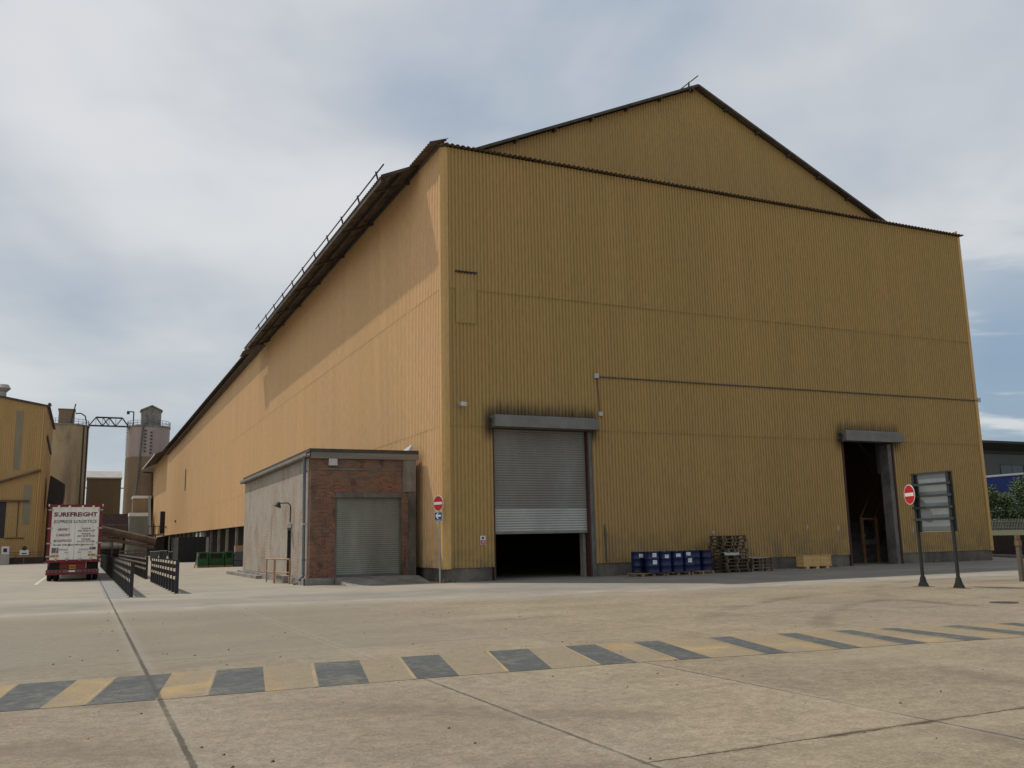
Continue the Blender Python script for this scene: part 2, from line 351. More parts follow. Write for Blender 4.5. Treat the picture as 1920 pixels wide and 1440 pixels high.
m_blue = mat("sign blue", (0.018, 0.06, 0.16), (0.02, 0.07, 0.17), 3.0, rough=.4)
m_drum = mat("blue drum paint", (0.010, 0.017, 0.075), (0.008, 0.013, 0.052), 3.0, rough=.42, spec=.4, rnd=.2, fine=.1)
m_label = mat("paper label", (0.72, 0.74, 0.76), (0.62, 0.64, 0.67), 6.0, rough=.8)
m_pallet = mat("weathered pallet wood", (0.165, 0.122, 0.082), (0.10, 0.074, 0.050), 3.0, (1, 6, 1), rough=.9, fine=.25, rnd=.25)
m_palletn = mat("newer pallet wood", (0.30, 0.20, 0.11), (0.23, 0.15, 0.085), 3.0, (1, 6, 1), rough=.88, fine=.2, rnd=.15)
m_crate = mat("plywood crate", (0.62, 0.40, 0.17), (0.52, 0.33, 0.14), 2.0, (1, 1, 5), rough=.8, fine=.12)
m_plastic = mat("cloudy plastic sheet", (0.55, 0.55, 0.55), (0.42, 0.42, 0.42), 4.0, rough=.45)
m_panelback = mat("sign back aluminium", (0.27, 0.295, 0.295), (0.22, 0.245, 0.245), 1.2, rough=.5, metal=.3, fine=.06)
m_signgreen = mat("dark green sign frame", (0.045, 0.055, 0.050), (0.035, 0.042, 0.040), 2.0, rough=.6)
m_post = mat("black sign post", (0.020, 0.022, 0.020), (0.03, 0.03, 0.028), 3.0, rough=.55)
m_galv = mat("galvanised pole", (0.36, 0.37, 0.37), (0.30, 0.31, 0.31), 3.0, (1, 1, .3), rough=.45, metal=.3)
m_rail = mat("cream timber rail", (0.52, 0.44, 0.34), (0.42, 0.35, 0.27), 2.0, (4, 1, 4), rough=.85)
m_orange = mat("worn orange paint", (0.40, 0.23, 0.11), (0.30, 0.17, 0.085), 3.0, rough=.6, fine=.15)
m_stair = mat("dull orange stair paint", (0.30, 0.15, 0.06), (0.22, 0.11, 0.05), 3.0, rough=.7, fine=.2)
m_downpipe = mat("blue grey downpipe", (0.12, 0.155, 0.17), (0.16, 0.19, 0.20), 2.0, (1, 1, .3), rough=.6)
m_fascia = mat("weathered fascia board", (0.22, 0.20, 0.165), (0.17, 0.155, 0.13), 1.5, (.3, 1, 3), rough=.9)
m_felt = mat("roof felt", (0.06, 0.055, 0.045), (0.08, 0.07, 0.06), 2.0, rough=.95)
m_door = mat("old grey door", (0.16, 0.15, 0.135), (0.11, 0.10, 0.09), 2.0, rough=.7)
m_brick = brick_mat("red brick", (0.29, 0.115, 0.064), (0.13, 0.058, 0.040), (0.21, 0.165, 0.13), (0.165, 0.125, 0.09), .55, (0.055, 0.044, 0.036), .47, .70)
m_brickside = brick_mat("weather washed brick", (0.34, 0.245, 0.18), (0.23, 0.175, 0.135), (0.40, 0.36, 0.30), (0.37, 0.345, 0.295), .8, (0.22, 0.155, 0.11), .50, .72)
m_brown = brick_mat("dark brown brick", (0.075, 0.052, 0.040), (0.055, 0.040, 0.032), (0.09, 0.075, 0.06), (0.07, 0.055, 0.045), .4, (0.03, 0.025, 0.02), .5, .7)
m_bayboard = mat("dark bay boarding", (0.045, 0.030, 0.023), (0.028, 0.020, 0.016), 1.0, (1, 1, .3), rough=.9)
m_bulk = mat("grey bulk material", (0.34, 0.32, 0.29), (0.22, 0.205, 0.185), 2.0, rough=.95)
m_green = mat("green machine paint", (0.018, 0.10, 0.030), (0.014, 0.075, 0.024), 2.0, rough=.5, rnd=.15, dirt=((.05, .045, .035), 2.0, .5, .7, .5))
m_bin = mat("blue grey bin", (0.075, 0.085, 0.10), (0.055, 0.06, 0.07), 2.0, rough=.6, rnd=.3)
m_container = mat("black skip paint", (0.012, 0.014, 0.018), (0.018, 0.019, 0.022), 1.5, rough=.6)
m_card = mat("cardboard", (0.33, 0.24, 0.16), (0.28, 0.20, 0.135), 2.0, rough=.9)
m_lbld = cladding_mat("ochre cladding far shed", [], (0.40, 0.265, 0.105), (0.42, 0.27, 0.115), (0.35, 0.25, 0.12))
m_translucent = mat("grey rooflight strip", (0.25, 0.21, 0.14), (0.21, 0.185, 0.125), 1.0, (1, 1, .2), rough=.5)
m_silo = mat("silo render", (0.42, 0.315, 0.18), (0.35, 0.25, 0.145), .25, (1, 1, .3), rough=.9, fine=.1, dirt=((.15, .11, .08), .22, .45, .7, .7))
m_silopink = mat("silo pink paint", (0.40, 0.325, 0.285), (0.345, 0.28, 0.24), .3, (1, 1, .3), rough=.85, fine=.08)
m_silobrown = mat("silo brown paint", (0.26, 0.185, 0.115), (0.22, 0.155, 0.095), .3, (1, 1, .3), rough=.85, fine=.08)
m_hopper = mat("brown clad tower", (0.19, 0.135, 0.08), (0.16, 0.115, 0.07), .4, (1, 1, .2), rough=.85)
m_palegrey = mat("pale sheeting", (0.42, 0.40, 0.36), (0.36, 0.34, 0.31), .5, (1, 1, .3), rough=.8)
m_greenshed = mat("grey green sheeting", (0.20, 0.21, 0.18), (0.17, 0.175, 0.15), .5, (1, 1, .2), rough=.75)
m_pipe = mat("rusty brown duct", (0.125, 0.085, 0.06), (0.085, 0.06, 0.045), .6, rough=.85, dirt=((.2, .15, .11), .5, .5, .7, .5))
m_rustroof = mat("purple brown roof sheet", (0.04, 0.027, 0.025), (0.03, 0.021, 0.019), .8, rough=1.0, spec=.02)
m_tank = mat("silver tanker", (0.55, 0.57, 0.58), (0.48, 0.50, 0.51), .6, rough=.3, metal=.5)
m_greybld = mat("charcoal cladding", (0.105, 0.105, 0.10), (0.092, 0.092, 0.088), .2, (1, 1, .1), rough=.7, fine=.05)
m_greyfas = mat("charcoal fascia", (0.05, 0.05, 0.048), (0.042, 0.042, 0.04), .3, rough=.7)
m_glass = mat("dark office glass", (0.045, 0.065, 0.058), (0.03, 0.045, 0.04), .15, rough=.12, spec=.6, fine=.02)
m_blueshed = mat("blue sheeting", (0.018, 0.035, 0.19), (0.015, 0.03, 0.165), .3, rough=.6)
m_grass = mat("rough grass", (0.085, 0.075, 0.028), (0.055, 0.058, 0.02), .8, rough=.95, fine=.3, fine_scale=6)
m_leaf = mat("shrub leaf", (0.10, 0.135, 0.055), (0.065, 0.095, 0.035), .5, rough=.7, fine=.25, fine_scale=3, rnd=.25)
m_bark = mat("bark", (0.09, 0.07, 0.05), (0.06, 0.045, 0.035), 3.0, rough=.95)
m_palis = mat("galvanised palisade", (0.30, 0.285, 0.235), (0.25, 0.24, 0.20), 1.0, rough=.6)
m_timberpost = mat("grey timber post", (0.13, 0.11, 0.085), (0.10, 0.085, 0.07), 3.0, (4, 4, 1), rough=.9)
m_rust = mat("rust", (0.20, 0.125, 0.07), (0.14, 0.085, 0.05), 5.0, rough=.9)
m_ground = ground_mat()
m_bluepaint = paint_mat("blue grey road paint", (0.072, 0.077, 0.076), (0.092, 0.096, 0.091), (0.19, 0.165, 0.125), .47, .66, .6)
m_yellowpaint = paint_mat("faded yellow road paint", (0.36, 0.26, 0.12), (0.29, 0.20, 0.10), (0.225, 0.185, 0.13), .40, .60, .92, True)
m_yellowedge = paint_mat("brighter yellow road paint", (0.37, 0.27, 0.125), (0.34, 0.25, 0.13), (0.24, 0.20, 0.15), .38, .60, .95)
m_strip = paint_mat("blue grey lane paint", (0.19, 0.205, 0.20), (0.215, 0.22, 0.21), (0.27, 0.245, 0.20), .40, .62, .7)
m_whiteline = paint_mat("white line paint", (0.55, 0.53, 0.48), (0.48, 0.46, 0.41), (0.30, 0.26, 0.21), .46, .64, .8)

# ------------------------------------------------------------------ mesh helpers
class MB:
    def __init__(s): s.v = []; s.f = []; s.sm = []
    def add(s, vs, fs, smooth=False):
        o = len(s.v); s.v.extend([tuple(q) for q in vs])
        for f in fs: s.f.append([i+o for i in f]); s.sm.append(smooth)
        return s
    def box(s, x0, x1, y0, y1, z0, z1):
        vs = [(x0, y0, z0), (x1, y0, z0), (x1, y1, z0), (x0, y1, z0), (x0, y0, z1), (x1, y0, z1), (x1, y1, z1), (x0, y1, z1)]
        return s.add(vs, [(0, 3, 2, 1), (4, 5, 6, 7), (0, 1, 5, 4), (1, 2, 6, 5), (2, 3, 7, 6), (3, 0, 4, 7)])
    def beam(s, p, q, w, h, upv=(0, 0, 1)):
        p = Vector(p); q = Vector(q); dd = (q-p).normalized(); uu = Vector(upv)
        if abs(dd.dot(uu)) > .98: uu = Vector((0, 1, 0))
        a = dd.cross(uu).normalized(); bb = a.cross(dd).normalized()
        vs = []
        for c in (p, q):
            for sx, sz in ((-1, -1), (1, -1), (1, 1), (-1, 1)): vs.append(c + a*sx*w/2 + bb*sz*h/2)
        return s.add(vs, [(0, 1, 2, 3), (7, 6, 5, 4), (0, 4, 5, 1), (1, 5, 6, 2), (2, 6, 7, 3), (3, 7, 4, 0)])
    def cyl(s, p, q, r, n=12, r2=None, caps=True):
        p = Vector(p); q = Vector(q); r2 = r if r2 is None else r2
        dd = (q-p).normalized(); uu = Vector((0, 0, 1)) if abs(dd.z) < .95 else Vector((1, 0, 0))
        a = dd.cross(uu).normalized(); bb = a.cross(dd)
        vs = []
        for c, rr in ((p, r), (q, r2)):
            for i in range(n):
                t = 2*pi*i/n; vs.append(c + a*cos(t)*rr + bb*sin(t)*rr)
        fs = [(i, (i+1) % n, n+(i+1) % n, n+i) for i in range(n)]
        s.add(vs, fs, True)
        if caps:
            s.add(vs[:n], [tuple(range(n))[::-1]]); s.add(vs[n:], [tuple(range(n))])
        return s
    def tube(s, pts, r, n=8):
        for a, b in zip(pts[:-1], pts[1:]): s.cyl(a, b, r, n)
        return s
    def lathe(s, prof, n=24, c=(0, 0)):
        """profile of (radius, z)"""
        vs = []; fs = []
        for (r, z) in prof:
            for i in range(n): vs.append((c[0]+r*cos(2*pi*i/n), c[1]+r*sin(2*pi*i/n), z))
        for j in range(len(prof)-1):
            for i in range(n): fs.append((j*n+i, j*n+(i+1) % n, (j+1)*n+(i+1) % n, (j+1)*n+i))
        s.add(vs, fs, True)
        s.add(vs[-n:], [tuple(range(n))]); s.add(vs[:n], [tuple(range(n))[::-1]])
        return s
    def prism(s, poly, axis, a, b):
        """poly: 2-D outline in the plane across axis; axis 0: (y,z), 1: (x,z), 2: (x,y)"""
        def P3(q, t):
            return (t, q[0], q[1]) if axis == 0 else (q[0], t, q[1]) if axis == 1 else (q[0], q[1], t)
        n = len(poly); vs = [P3(q, a) for q in poly] + [P3(q, b) for q in poly]
        fs = [tuple(range(n)), tuple(range(2*n-1, n-1, -1))] + [(i, n+i, n+(i+1) % n, (i+1) % n) for i in range(n)]
        return s.add(vs, fs)
    def quad(s, a, b, c, d_): return s.add([a, b, c, d_], [(0, 1, 2, 3)])
    def corr(s, p0, u, v, n, length, spans, pitch=.165, depth=.034, prof=((0, 0), (.28, 0), (.42, 1), (.86, 1), (1.0, 0))):
        """ribbed sheet: ribs run along v, repeat along u; spans = list of (lo,hi) or function(dist)->list"""
        p0, u, v, n = Vector(p0), Vector(u), Vector(v), Vector(n)
        k_ = int(math.ceil(length/pitch)); pts = []
        for i in range(k_):
            for (f, dd) in prof[:-1]: pts.append(((i+f)*pitch, dd*depth))
        pts.append((k_*pitch, 0.0))
        pts = [q for q in pts if q[0] <= length+1e-6]
        if pts[-1][0] < length-1e-6: pts.append((length, pts[-1][1]))
        for (a, b) in zip(pts[:-1], pts[1:]):
            mid = (a[0]+b[0])/2
            sp = spans(a[0], b[0], mid) if callable(spans) else [(lo, lo, hi, hi) for lo, hi in spans]
            for (la, lb, ha, hb) in sp:
                q0 = p0+u*a[0]+n*a[1]; q1 = p0+u*b[0]+n*b[1]
                s.quad(q0+v*la, q1+v*lb, q1+v*hb, q0+v*ha)
        return s
    def build(s, name, mt, parent=None, off=None, sharp=True, **props):
        me = bpy.data.meshes.new(name)
        vs = s.v if off is None else [(q[0]-off[0], q[1]-off[1], q[2]-off[2]) for q in s.v]
        me.from_pydata(vs, [], s.f); me.update()
        if any(s.sm):
            me.polygons.foreach_set('use_smooth', s.sm)
            me.set_sharp_from_angle(angle=rad(35))
        bmm = bmesh.new(); bmm.from_mesh(me)
        if len(s.f) < 60000 and sharp: bmesh.ops.recalc_face_normals(bmm, faces=bmm.faces)
        bmm.to_mesh(me); bmm.free()
        me.materials.append(mt)
        o = bpy.data.objects.new(name, me); COL.objects.link(o)
        if parent: o.parent = parent
        for a, b in props.items(): o[a] = b
        return o


def thing(name, label, cat, loc=(0, 0, 0), rz=0.0, group=None):
    o = bpy.data.objects.new(name, None); COL.objects.link(o)
    o.empty_display_size = .3
    o.location = loc; o.rotation_euler = (0, 0, rz); o['label'] = label; o['category'] = cat
    if group: o['group'] = group
    return o

def tag(o, label, cat, group=None, loc=None):
    o['label'] = label; o['category'] = cat
    if group: o['group'] = group
    if loc is not None: o.location = loc
    return o

def struct(o): o['kind'] = 'structure'; return o

def copy_tree(o, parent=None):
    c = o.copy(); COL.objects.link(c); c.parent = parent
    for ch in list(o.children): copy_tree(ch, c)
    return c

def text(name, body, parent, mt, x, z, width=None, height=.2, y=0.0, shear=0.0, bold=0.0, align='CENTER'):
    """flat lettering facing -Y; x, z is its centre"""
    cu = bpy.data.curves.new(name, 'FONT'); cu.body = body; cu.size = 1.0; cu.shear = shear; cu.offset = bold; cu.resolution_u = 3
    cu.extrude = 0.0
    tmp = bpy.data.objects.new(name, cu); COL.objects.link(tmp)
    dg = bpy.context.evaluated_depsgraph_get(); dg.update()
    me = bpy.data.meshes.new_from_object(tmp.evaluated_get(dg))
    bpy.data.objects.remove(tmp); bpy.data.curves.remove(cu)
    xs = [q.co.x for q in me.vertices]; ys = [q.co.y for q in me.vertices]
    cx, cy = (min(xs)+max(xs))/2, (min(ys)+max(ys))/2
    sy = height/(max(ys)-min(ys)); sx = sy if width is None else width/(max(xs)-min(xs))
    for q in me.vertices:
        q.co = Vector((x+(q.co.x-cx)*sx, y, z+(q.co.y-cy)*sy))
    me.materials.clear(); me.materials.append(mt)
    o = bpy.data.objects.new(name, me); COL.objects.link(o); o.parent = parent
    return o

# ================================================================== THE GROUND
g_ = MB().quad((-900, -300, 0), (900, -300, 0), (900, 1200, 0), (-900, 1200, 0))
struct(g_.build("concrete_yard", m_ground))

def poly_at(tab, x):
    for (a, ya), (b, yb) in zip(tab[:-1], tab[1:]):
        if x <= b: return ya+(yb-ya)*(x-a)/(b-a)
    (a, ya), (b, yb) = tab[-2:]
    return ya+(yb-ya)*(x-a)/(b-a)
TOP = [(-16, -21.42), (-13.4, -21.5), (-11.2, -21.6), (-8.7, -21.72), (-6.2, -21.92), (-3.8, -22.25), (-1.6, -22.62), (0.4, -23.1), (3.5, -23.9)]
BOT = [(-16, -23.45), (-13.7, -23.55), (-11.5, -23.72), (-9.2, -23.82), (-6.8, -24.0), (-4.4, -24.36), (-2.1, -24.62), (0.2, -24.98), (3.5, -25.6)]
STR = [(-15.0, -14.45, -15.15, -14.75), (-13.76, -13.12, -13.98, -13.46), (-12.66, -12.02, -13.02, -12.36), (-11.46, -10.88, -11.82, -11.22), (-10.2, -9.58, -10.62, -10.04), (-8.98, -8.42, -9.46, -8.94),
       (-7.66, -7.04, -8.28, -7.72), (-6.44, -5.95, -7.02, -6.52), (-5.32, -4.88, -5.92, -5.46), (-4.02, -3.62, -4.62, -4.26), (-2.8, -2.42, -3.44, -3.06),
       (-1.74, -1.4, -2.3, -1.9), (-.9, -.56, -1.24, -.76), (.26, .6, -.04, .44), (1.3, 1.65, .95, 1.4)]
bl, ye, yg = MB(), MB(), MB()
for i, (a, b, c, d_) in enumerate(STR):
    bl.quad((c, poly_at(BOT, c), .004), (d_, poly_at(BOT, d_), .004), (b, poly_at(TOP, b), .004), (a, poly_at(TOP, a), .004))
    if i+1 < len(STR):
        a2, _, c2, _ = STR[i+1]
        w = .055
        ye.quad((d_, poly_at(BOT, d_), .0035), (c2, poly_at(BOT, c2), .0035), (a2, poly_at(TOP, a2), .0035), (b, poly_at(TOP, b), .0035))
        yg.quad((c2-w, poly_at(BOT, c2)+.0, .007), (c2-.01, poly_at(BOT, c2), .007), (a2-.01, poly_at(TOP, a2), .007), (a2-w, poly_at(TOP, a2), .007))
struct(bl.build("road_marking_blue", m_bluepaint)); struct(ye.build("road_marking_yellow", m_yellowpaint)); struct(yg.build("road_marking_edge", m_yellowedge))
struct(MB().box(-12.42, -11.72, -1.45, 62, -.01, .004).build("painted_lane", m_strip))
struct(MB().box(-15.22, -15.08, 14.6, 30, -.01, .004).build("parking_line", m_whiteline))

# ================================================================== THE YELLOW WAREHOUSE
H, Wd = 18.5, 32.1
SL = 0.454                       # slope of the main roof
RX, RZ = Wd/2, 26.1
wh = thing("warehouse", "huge ochre yellow corrugated warehouse with a gabled roof and two tall roller shutter doors", "warehouse")
DOORS = ((2.1, 6.9), (21.65, 25.25))
tiers = ((.55, 6.45, .0), (6.33, 12.3, .03), (12.18, H, .06))
fr = MB()
for (lo, hi, out_) in tiers:
    def spans(a, b, mid, lo=lo, hi=hi):
        for (x0, x1) in DOORS:
            if x0 < mid < x1:
                l = max(lo, 6.25)
                return [(l, l, hi, hi)] if hi > l else []
        return [(lo, lo, hi, hi)]
    fr.corr((0, -out_, 0), (1, 0, 0), (0, 0, 1), (0, -1, 0), Wd, spans, depth=.042, prof=((0, 0), (.30, 0), (.40, 1), (.88, 1), (1.0, 0)))
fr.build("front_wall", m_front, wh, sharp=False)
# gable above and behind the front block
def gsp(a, b, mid):
    def t(s): return 18.8+SL*(s if s < RX else Wd-s) - .12
    return [(18.3, 18.3, t(a), t(b))]
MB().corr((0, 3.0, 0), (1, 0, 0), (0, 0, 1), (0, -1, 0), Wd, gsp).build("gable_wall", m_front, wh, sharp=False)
# long side wall, its foot lifted over the open bays
def low_edge(y): return .55 if y < 20.0 else 3.2+.0045*y
def top_edge(y): return 18.66 if y < 42 else 18.75+.006*(y-42)
sw = MB()
for (lo, hi, out_) in tiers:
    def spans(a, b, mid, lo=lo, hi=hi):
        la, lb = max(lo, low_edge(a if mid >= 20 else 0)), max(lo, low_edge(b if mid >= 20 else 0))
        if mid < 20: la = lb = lo
        ha, hb = (top_edge(a), top_edge(b)) if hi == H else (hi, hi)
        return [(la, lb, ha, hb)]
    sw.corr((-out_*.4, 0.02, 0), (0, 1, 0), (0, 0, 1), (-1, 0, 0), 143.0, spans, pitch=.20, depth=.045, prof=((0, 0), (.34, 0), (.46, 1), (.88, 1), (1.0, 0)))
sw.build("side_wall", m_side_sunlit, wh, sharp=False)
fs_ = MB().corr((.4, 143.0, 0), (0, 1, 0), (0, 0, 1), (-1, 0, 0), 45.0, [(3.8, 19.9)])
fs_.box(.0, .44, 142.98, 143.06, 3.84, 19.4)
fs_.build("far_side_wall", m_side_sunlit, wh, sharp=False)
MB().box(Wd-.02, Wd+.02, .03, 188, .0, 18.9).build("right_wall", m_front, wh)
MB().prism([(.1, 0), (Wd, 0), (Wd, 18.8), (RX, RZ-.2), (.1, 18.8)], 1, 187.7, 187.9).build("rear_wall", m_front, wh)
# corner and base trims
ct = [(-.115, .22), (-.115, .012), (.012, -.115), (.20, -.115), (.20, -.05), (.02, -.03), (-.03, .02), (-.05, .22)]
MB().prism(ct, 2, .52, H-.05).build("corner_trim", m_trim, wh)
MB().prism([(Wd-.20, -.115), (Wd+.012, -.115), (Wd+.06, -.06), (Wd+.06, .2), (Wd+.03, .2), (Wd-.0, -.03), (Wd-.2, -.03)], 2, .52, H-.05).build("corner_trim", m_trim, wh)
for (a, b) in ((.06, 2.05), (6.95, 21.6), (25.3, Wd-.06)):
    MB().box(a, b, .02, .4, 0, .62).build("plinth", m_plinth, wh)
MB().box(.04, .36, .42, 20, 0, .62).build("plinth", m_plinth, wh)
# dark drip gap under the cladding foot is left open; inner lining keeps the hall dark
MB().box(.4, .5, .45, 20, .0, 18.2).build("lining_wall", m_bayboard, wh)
# front block roof: ribs run back from the edge
MB().corr((-.05, -.30, H+.05), (1, 0, 0), (0, 1, 0), (0, 0, 1), Wd+.3, [(0, 3.4)], pitch=.25, depth=.05).build("front_roof", m_roof, wh, sharp=False)
# little eave canopy at the corner and the deep main eaves
def eave(name, y0, y1, over, zt, zb, xin=1.0, pitch=.22):
    """sloping sheets: zt(y) height at x = 0, projecting 'over' beyond the wall"""
    mb = MB(); n = int((y1-y0)/30)+1
    for i in range(n):
        a = y0+(y1-y0)*i/n; b = y0+(y1-y0)*(i+1)/n
        v = Vector((1, 0, SL)).normalized(); L = (over+xin)*math.sqrt(1+SL*SL)
        uu = Vector((0, b-a, zt(b)-zt(a))).normalized()
        mb.corr((-over, a, zt(a)-SL*over), uu, v, Vector((-SL, 0, 1)).normalized(), b-a, [(0, L)], pitch=pitch, depth=.06)
    return mb
ec = MB().corr((-.62, -.30, H+.02), (0, 1, 0), Vector((1, 0, .36)).normalized(), Vector((-.36, 0, 1)).normalized(), 3.1, [(0, .86)], pitch=.26, depth=.05).box(-.12, .30, -.04, 2.8, H+.02, H+.19)
ec.build("corner_canopy", m_roof, wh, sharp=False)
z1 = lambda y: 18.8
z2 = lambda y: top_edge(y)+.42
z3 = lambda y: 19.93+.0105*(y-147)
rf = MB()
Ls = (RX+1.88)*math.sqrt(1+SL*SL)
rf.corr((-1.88, 2.62, 18.8-SL*1.88), (0, 1, 0), Vector((1, 0, SL)).normalized(), Vector((-SL, 0, 1)).normalized(), 39.5, [(0, Ls)], pitch=.26, depth=.06)
rf.corr((Wd+1.5, 2.62, 18.8-SL*1.5), (0, 1, 0), Vector((-1, 0, SL)).normalized(), Vector((SL, 0, 1)).normalized(), 39.5, [(0, (RX+1.5)*math.sqrt(1+SL*SL))], pitch=.26, depth=.06)
rf.build("main_roof", m_roof, wh, sharp=False)
r2 = MB()
r2.v += eave("x", 42.1, 143, .95, z2, 0, RX, .30).v
r2 = eave("x", 42.1, 146, .95, z2, 0, RX, .30)
r2.corr((Wd+.9, 42.1, 18.8-SL*.9), (0, 1, 0), Vector((-1, 0, SL)).normalized(), Vector((SL, 0, 1)).normalized(), 146, [(0, (RX+.9)*math.sqrt(1+SL*SL))], pitch=.5, depth=.06)
r2.build("rear_roof", m_roof, wh, sharp=False)
eave("x", 146, 188, 2.1, z3, 0, RX, .30).build("far_roof", m_roof, wh, sharp=False)
# pale gutter board along the far eave
MB().beam((-2.13, 146, z3(146)-SL*2.13), (-2.13, 188, z3(188)-SL*2.13), .05, .3).build("far_gutter", m_palegrey, wh)
# verge boards along the gable and the purlin ends behind them
for (xa, za, xb, zb) in ((-1.9, 18.8-SL*1.9, RX, RZ-.01), (RX, RZ-.01, Wd+1.5, 18.8-SL*1.5)):
    MB().beam((xa, 2.60, za-.05), (xb, 2.60, zb-.05), .03, .13).build("verge_board", m_roofedge, wh)
for i in range(17):
    x = -1.6+i*(RX*2+3.0)/16.0*0.99
    z = 18.8+SL*(x if x < RX else Wd-x)
    MB().box(x-.05, x+.05, 2.66, 2.97, z-.25, z-.13).build("purlin_end", m_roofedge, wh)
for x in (-1.80, -.95, -.08):
    MB().box(x-.05, x+.05, 2.98, 42, 18.8+SL*x-.24, 18.8+SL*x-.03).build("eaves_purlin", m_roofedge, wh)
for i in range(7):
    y = 4.2+i*6.0
    MB().beam((-.02, y, 18.45), (-1.85, y, 18.8-SL*1.85-.28), .08, .12).build("eaves_rafter", m_roofedge, wh)
MB().box(-.75, -.05, 42.2, 142, 18.42, 18.47).build("soffit", m_roofedge, wh)
# broken sheet hanging at the end of the deep eave
MB().add([(-1.95, 42.2, 17.75), (-1.0, 42.2, 18.22), (-1.0, 44.2, 18.1), (-1.95, 44.0, 17.6), (-1.95, 42.2, 17.79), (-1.0, 42.2, 18.26), (-1.0, 44.2, 18.14), (-1.95, 44.0, 17.64)],
         [(0, 1, 2, 3), (4, 5, 6, 7), (0, 1, 5, 4), (1, 2, 6, 5), (2, 3, 7, 6), (3, 0, 4, 7)]).build("loose_roof_sheet", m_roofedge, wh)
# guard rail along the deep eave
gr = MB().cyl((-1.86, 2.55, 18.42), (-1.86, 36.5, 18.42), .035, 8).build("guard_rail", m_dark, wh)
for i in range(11):
    y = 3.7+i*3.15
    MB().beam((-1.72, y, 17.95), (-1.88, y, 18.52), .06, .07).build("stanchion", m_dark, gr)
rr = MB().cyl((RX-.2, 2.35, RZ+.32), (RX-.2, 60, RZ+.32), .03, 8).build("ridge_rail", m_dark, wh)
for i in range(5): MB().beam((RX-.2, 3.2+i*9, RZ-.15), (RX-.2, 3.2+i*9, RZ+.36), .07, .07).build("stanchion", m_dark, rr)

# roller shutters
def shutter_slats(x0, x1, y, z0, z1, pitch):
    return MB().corr((x0, y, z0), (0, 0, 1), (1, 0, 0), (0, -1, 0), z1-z0, [(0, x1-x0)], pitch=pitch, depth=.022, prof=((0, 0), (.12, 0), (.35, .85), (.6, 1), (.85, .7), (1, 0)))
sh = shutter_slats(2.24, 6.66, .16, 2.92, 6.26, .105).build("shutter_curtain", m_slat, wh, label="dull grey roller shutter curtain, two thirds lowered")
shutter_slats(2.24, 6.66, .155, 1.95, 2.92, .105).build("lower_slats", m_slat2, sh)
MB().box(2.24, 6.66, .12, .19, 1.87, 1.95).build("bottom_rail", m_hood, sh)
for (a, b) in ((2.10, 2.20), (6.68, 6.75)):
    MB().box(a, b, -.03, .30, 0, 6.24).build("door_jamb", m_redjamb, wh)
MB().box(6.52, 6.66, .34, .62, 0, 6.2).build("door_pillar", m_conc, wh)
MB().box(6.76, 6.95, -.02, .3, 0, 6.24).build("door_jamb", m_steel, wh)
def hood(x0, x1, xr, z0, z1):
    h = MB().prism([(-.62, z0), (-.62, z1-.08), (-.54, z1), (-.02, z1), (-.02, z0)], 0, x0, x1).build("shutter_hood", m_hood, wh)
    MB().prism([(-.40, z0+.04), (-.40, z1-.05), (-.02, z1-.05), (-.02, z0+.04)], 0, x1, xr).build("motor_box", m_hood, h)
    MB().box(x0-.05, x0-.004, -.46, -.1, z0-.03, z1-.18).build("end_plate", m_steel, h)
    for zc in (z0+.06, z1-.18):
        MB().box(x0-.12, x0-.052, -.36, -.2, zc-.05, zc+.05).build("bracket", m_dark, h)
    MB().cyl((x0-.055, -.3, (z0+z1)/2), (x0-.05-.05, -.3, (z0+z1)/2), .1, 12).build("drum_bearing", m_dark, h)
hood(2.02, 6.82, 7.15, 6.30, 6.80)
hood(21.45, 25.1, 25.75, 6.24, 6.78)
MB().box(21.66, 21.78, -.03, .3, 0, 6.24).build("door_jamb", m_redjamb, wh)
MB().box(25.18, 25.28, -.03, .3, 0, 6.24).build("door_jamb", m_redjamb, wh)
MB().box(24.90, 25.17, .02, .6, 0, 6.2).build("door_pillar", m_door, wh)
MB().box(25.0, 25.6, .62, .9, 4.7, 6.4).build("interior_girder", m_steel, wh)
MB().beam((25.3, 2.5, 6.65), (27.5, 2.5, 4.8), .08, .14).build("interior_brace", m_steel, wh)
MB().cyl((26.15, 2.5, 6.0), (26.3, 2.5, 4.9), .02, 6).build("hanging_chain", m_steel, wh)
# conduit, junction boxes, camera and small fittings on the front wall
MB().tube([(7.28, -.10, 8.77), (32.05, -.10, 8.84)], .032, 6).build("conduit", m_cable, wh)
MB().tube([(7.30, -.10, 8.7), (7.36, -.10, 7.2)], .022, 6).build("conduit", m_cable, wh)
for (x, z, s_) in ((7.24, 8.8, .105), (7.38, 7.08, .09), (32.2, 8.88, .11)):
    MB().box(x-s_, x+s_, -.18, -.06, z-s_, z+s_).build("junction_box", m_greybox, wh)
cc = MB().box(.56, .64, -.14, -.05, 7.1, 7.3).build("security_camera", m_galv, wh)
MB().beam((.60, -.14, 7.2), (.66, -.42, 7.12), .06, .06).build("arm", m_galv, cc)
MB().beam((.60, -.40, 7.20), (.78, -.56, 7.15), .15, .17).build("housing", m_greybox, cc)
MB().corr((.52, -.082, 0), (1, 0, 0), (0, 0, 1), (0, -1, 0), .93, [(10.7, 12.9)]).build("patch_sheet", m_front, wh, sharp=False)
lv = MB().box(.5, 1.5, -.16, -.06, 12.93, 12.97).build("wall_bracket", m_dark, wh)
for i in range(6): MB().box(.60+i*.15, .65+i*.15, -.15, -.122, 12.86, 12.93).build("bracket_tooth", m_dark, lv)
ws = MB().box(1.5, 1.74, -.054, -.043, 1.46, 1.82).build("warning_sign", m_white, wh)
MB().box(1.515, 1.725, -.060, -.056, 1.475, 1.64).build("red_panel", m_red, ws)
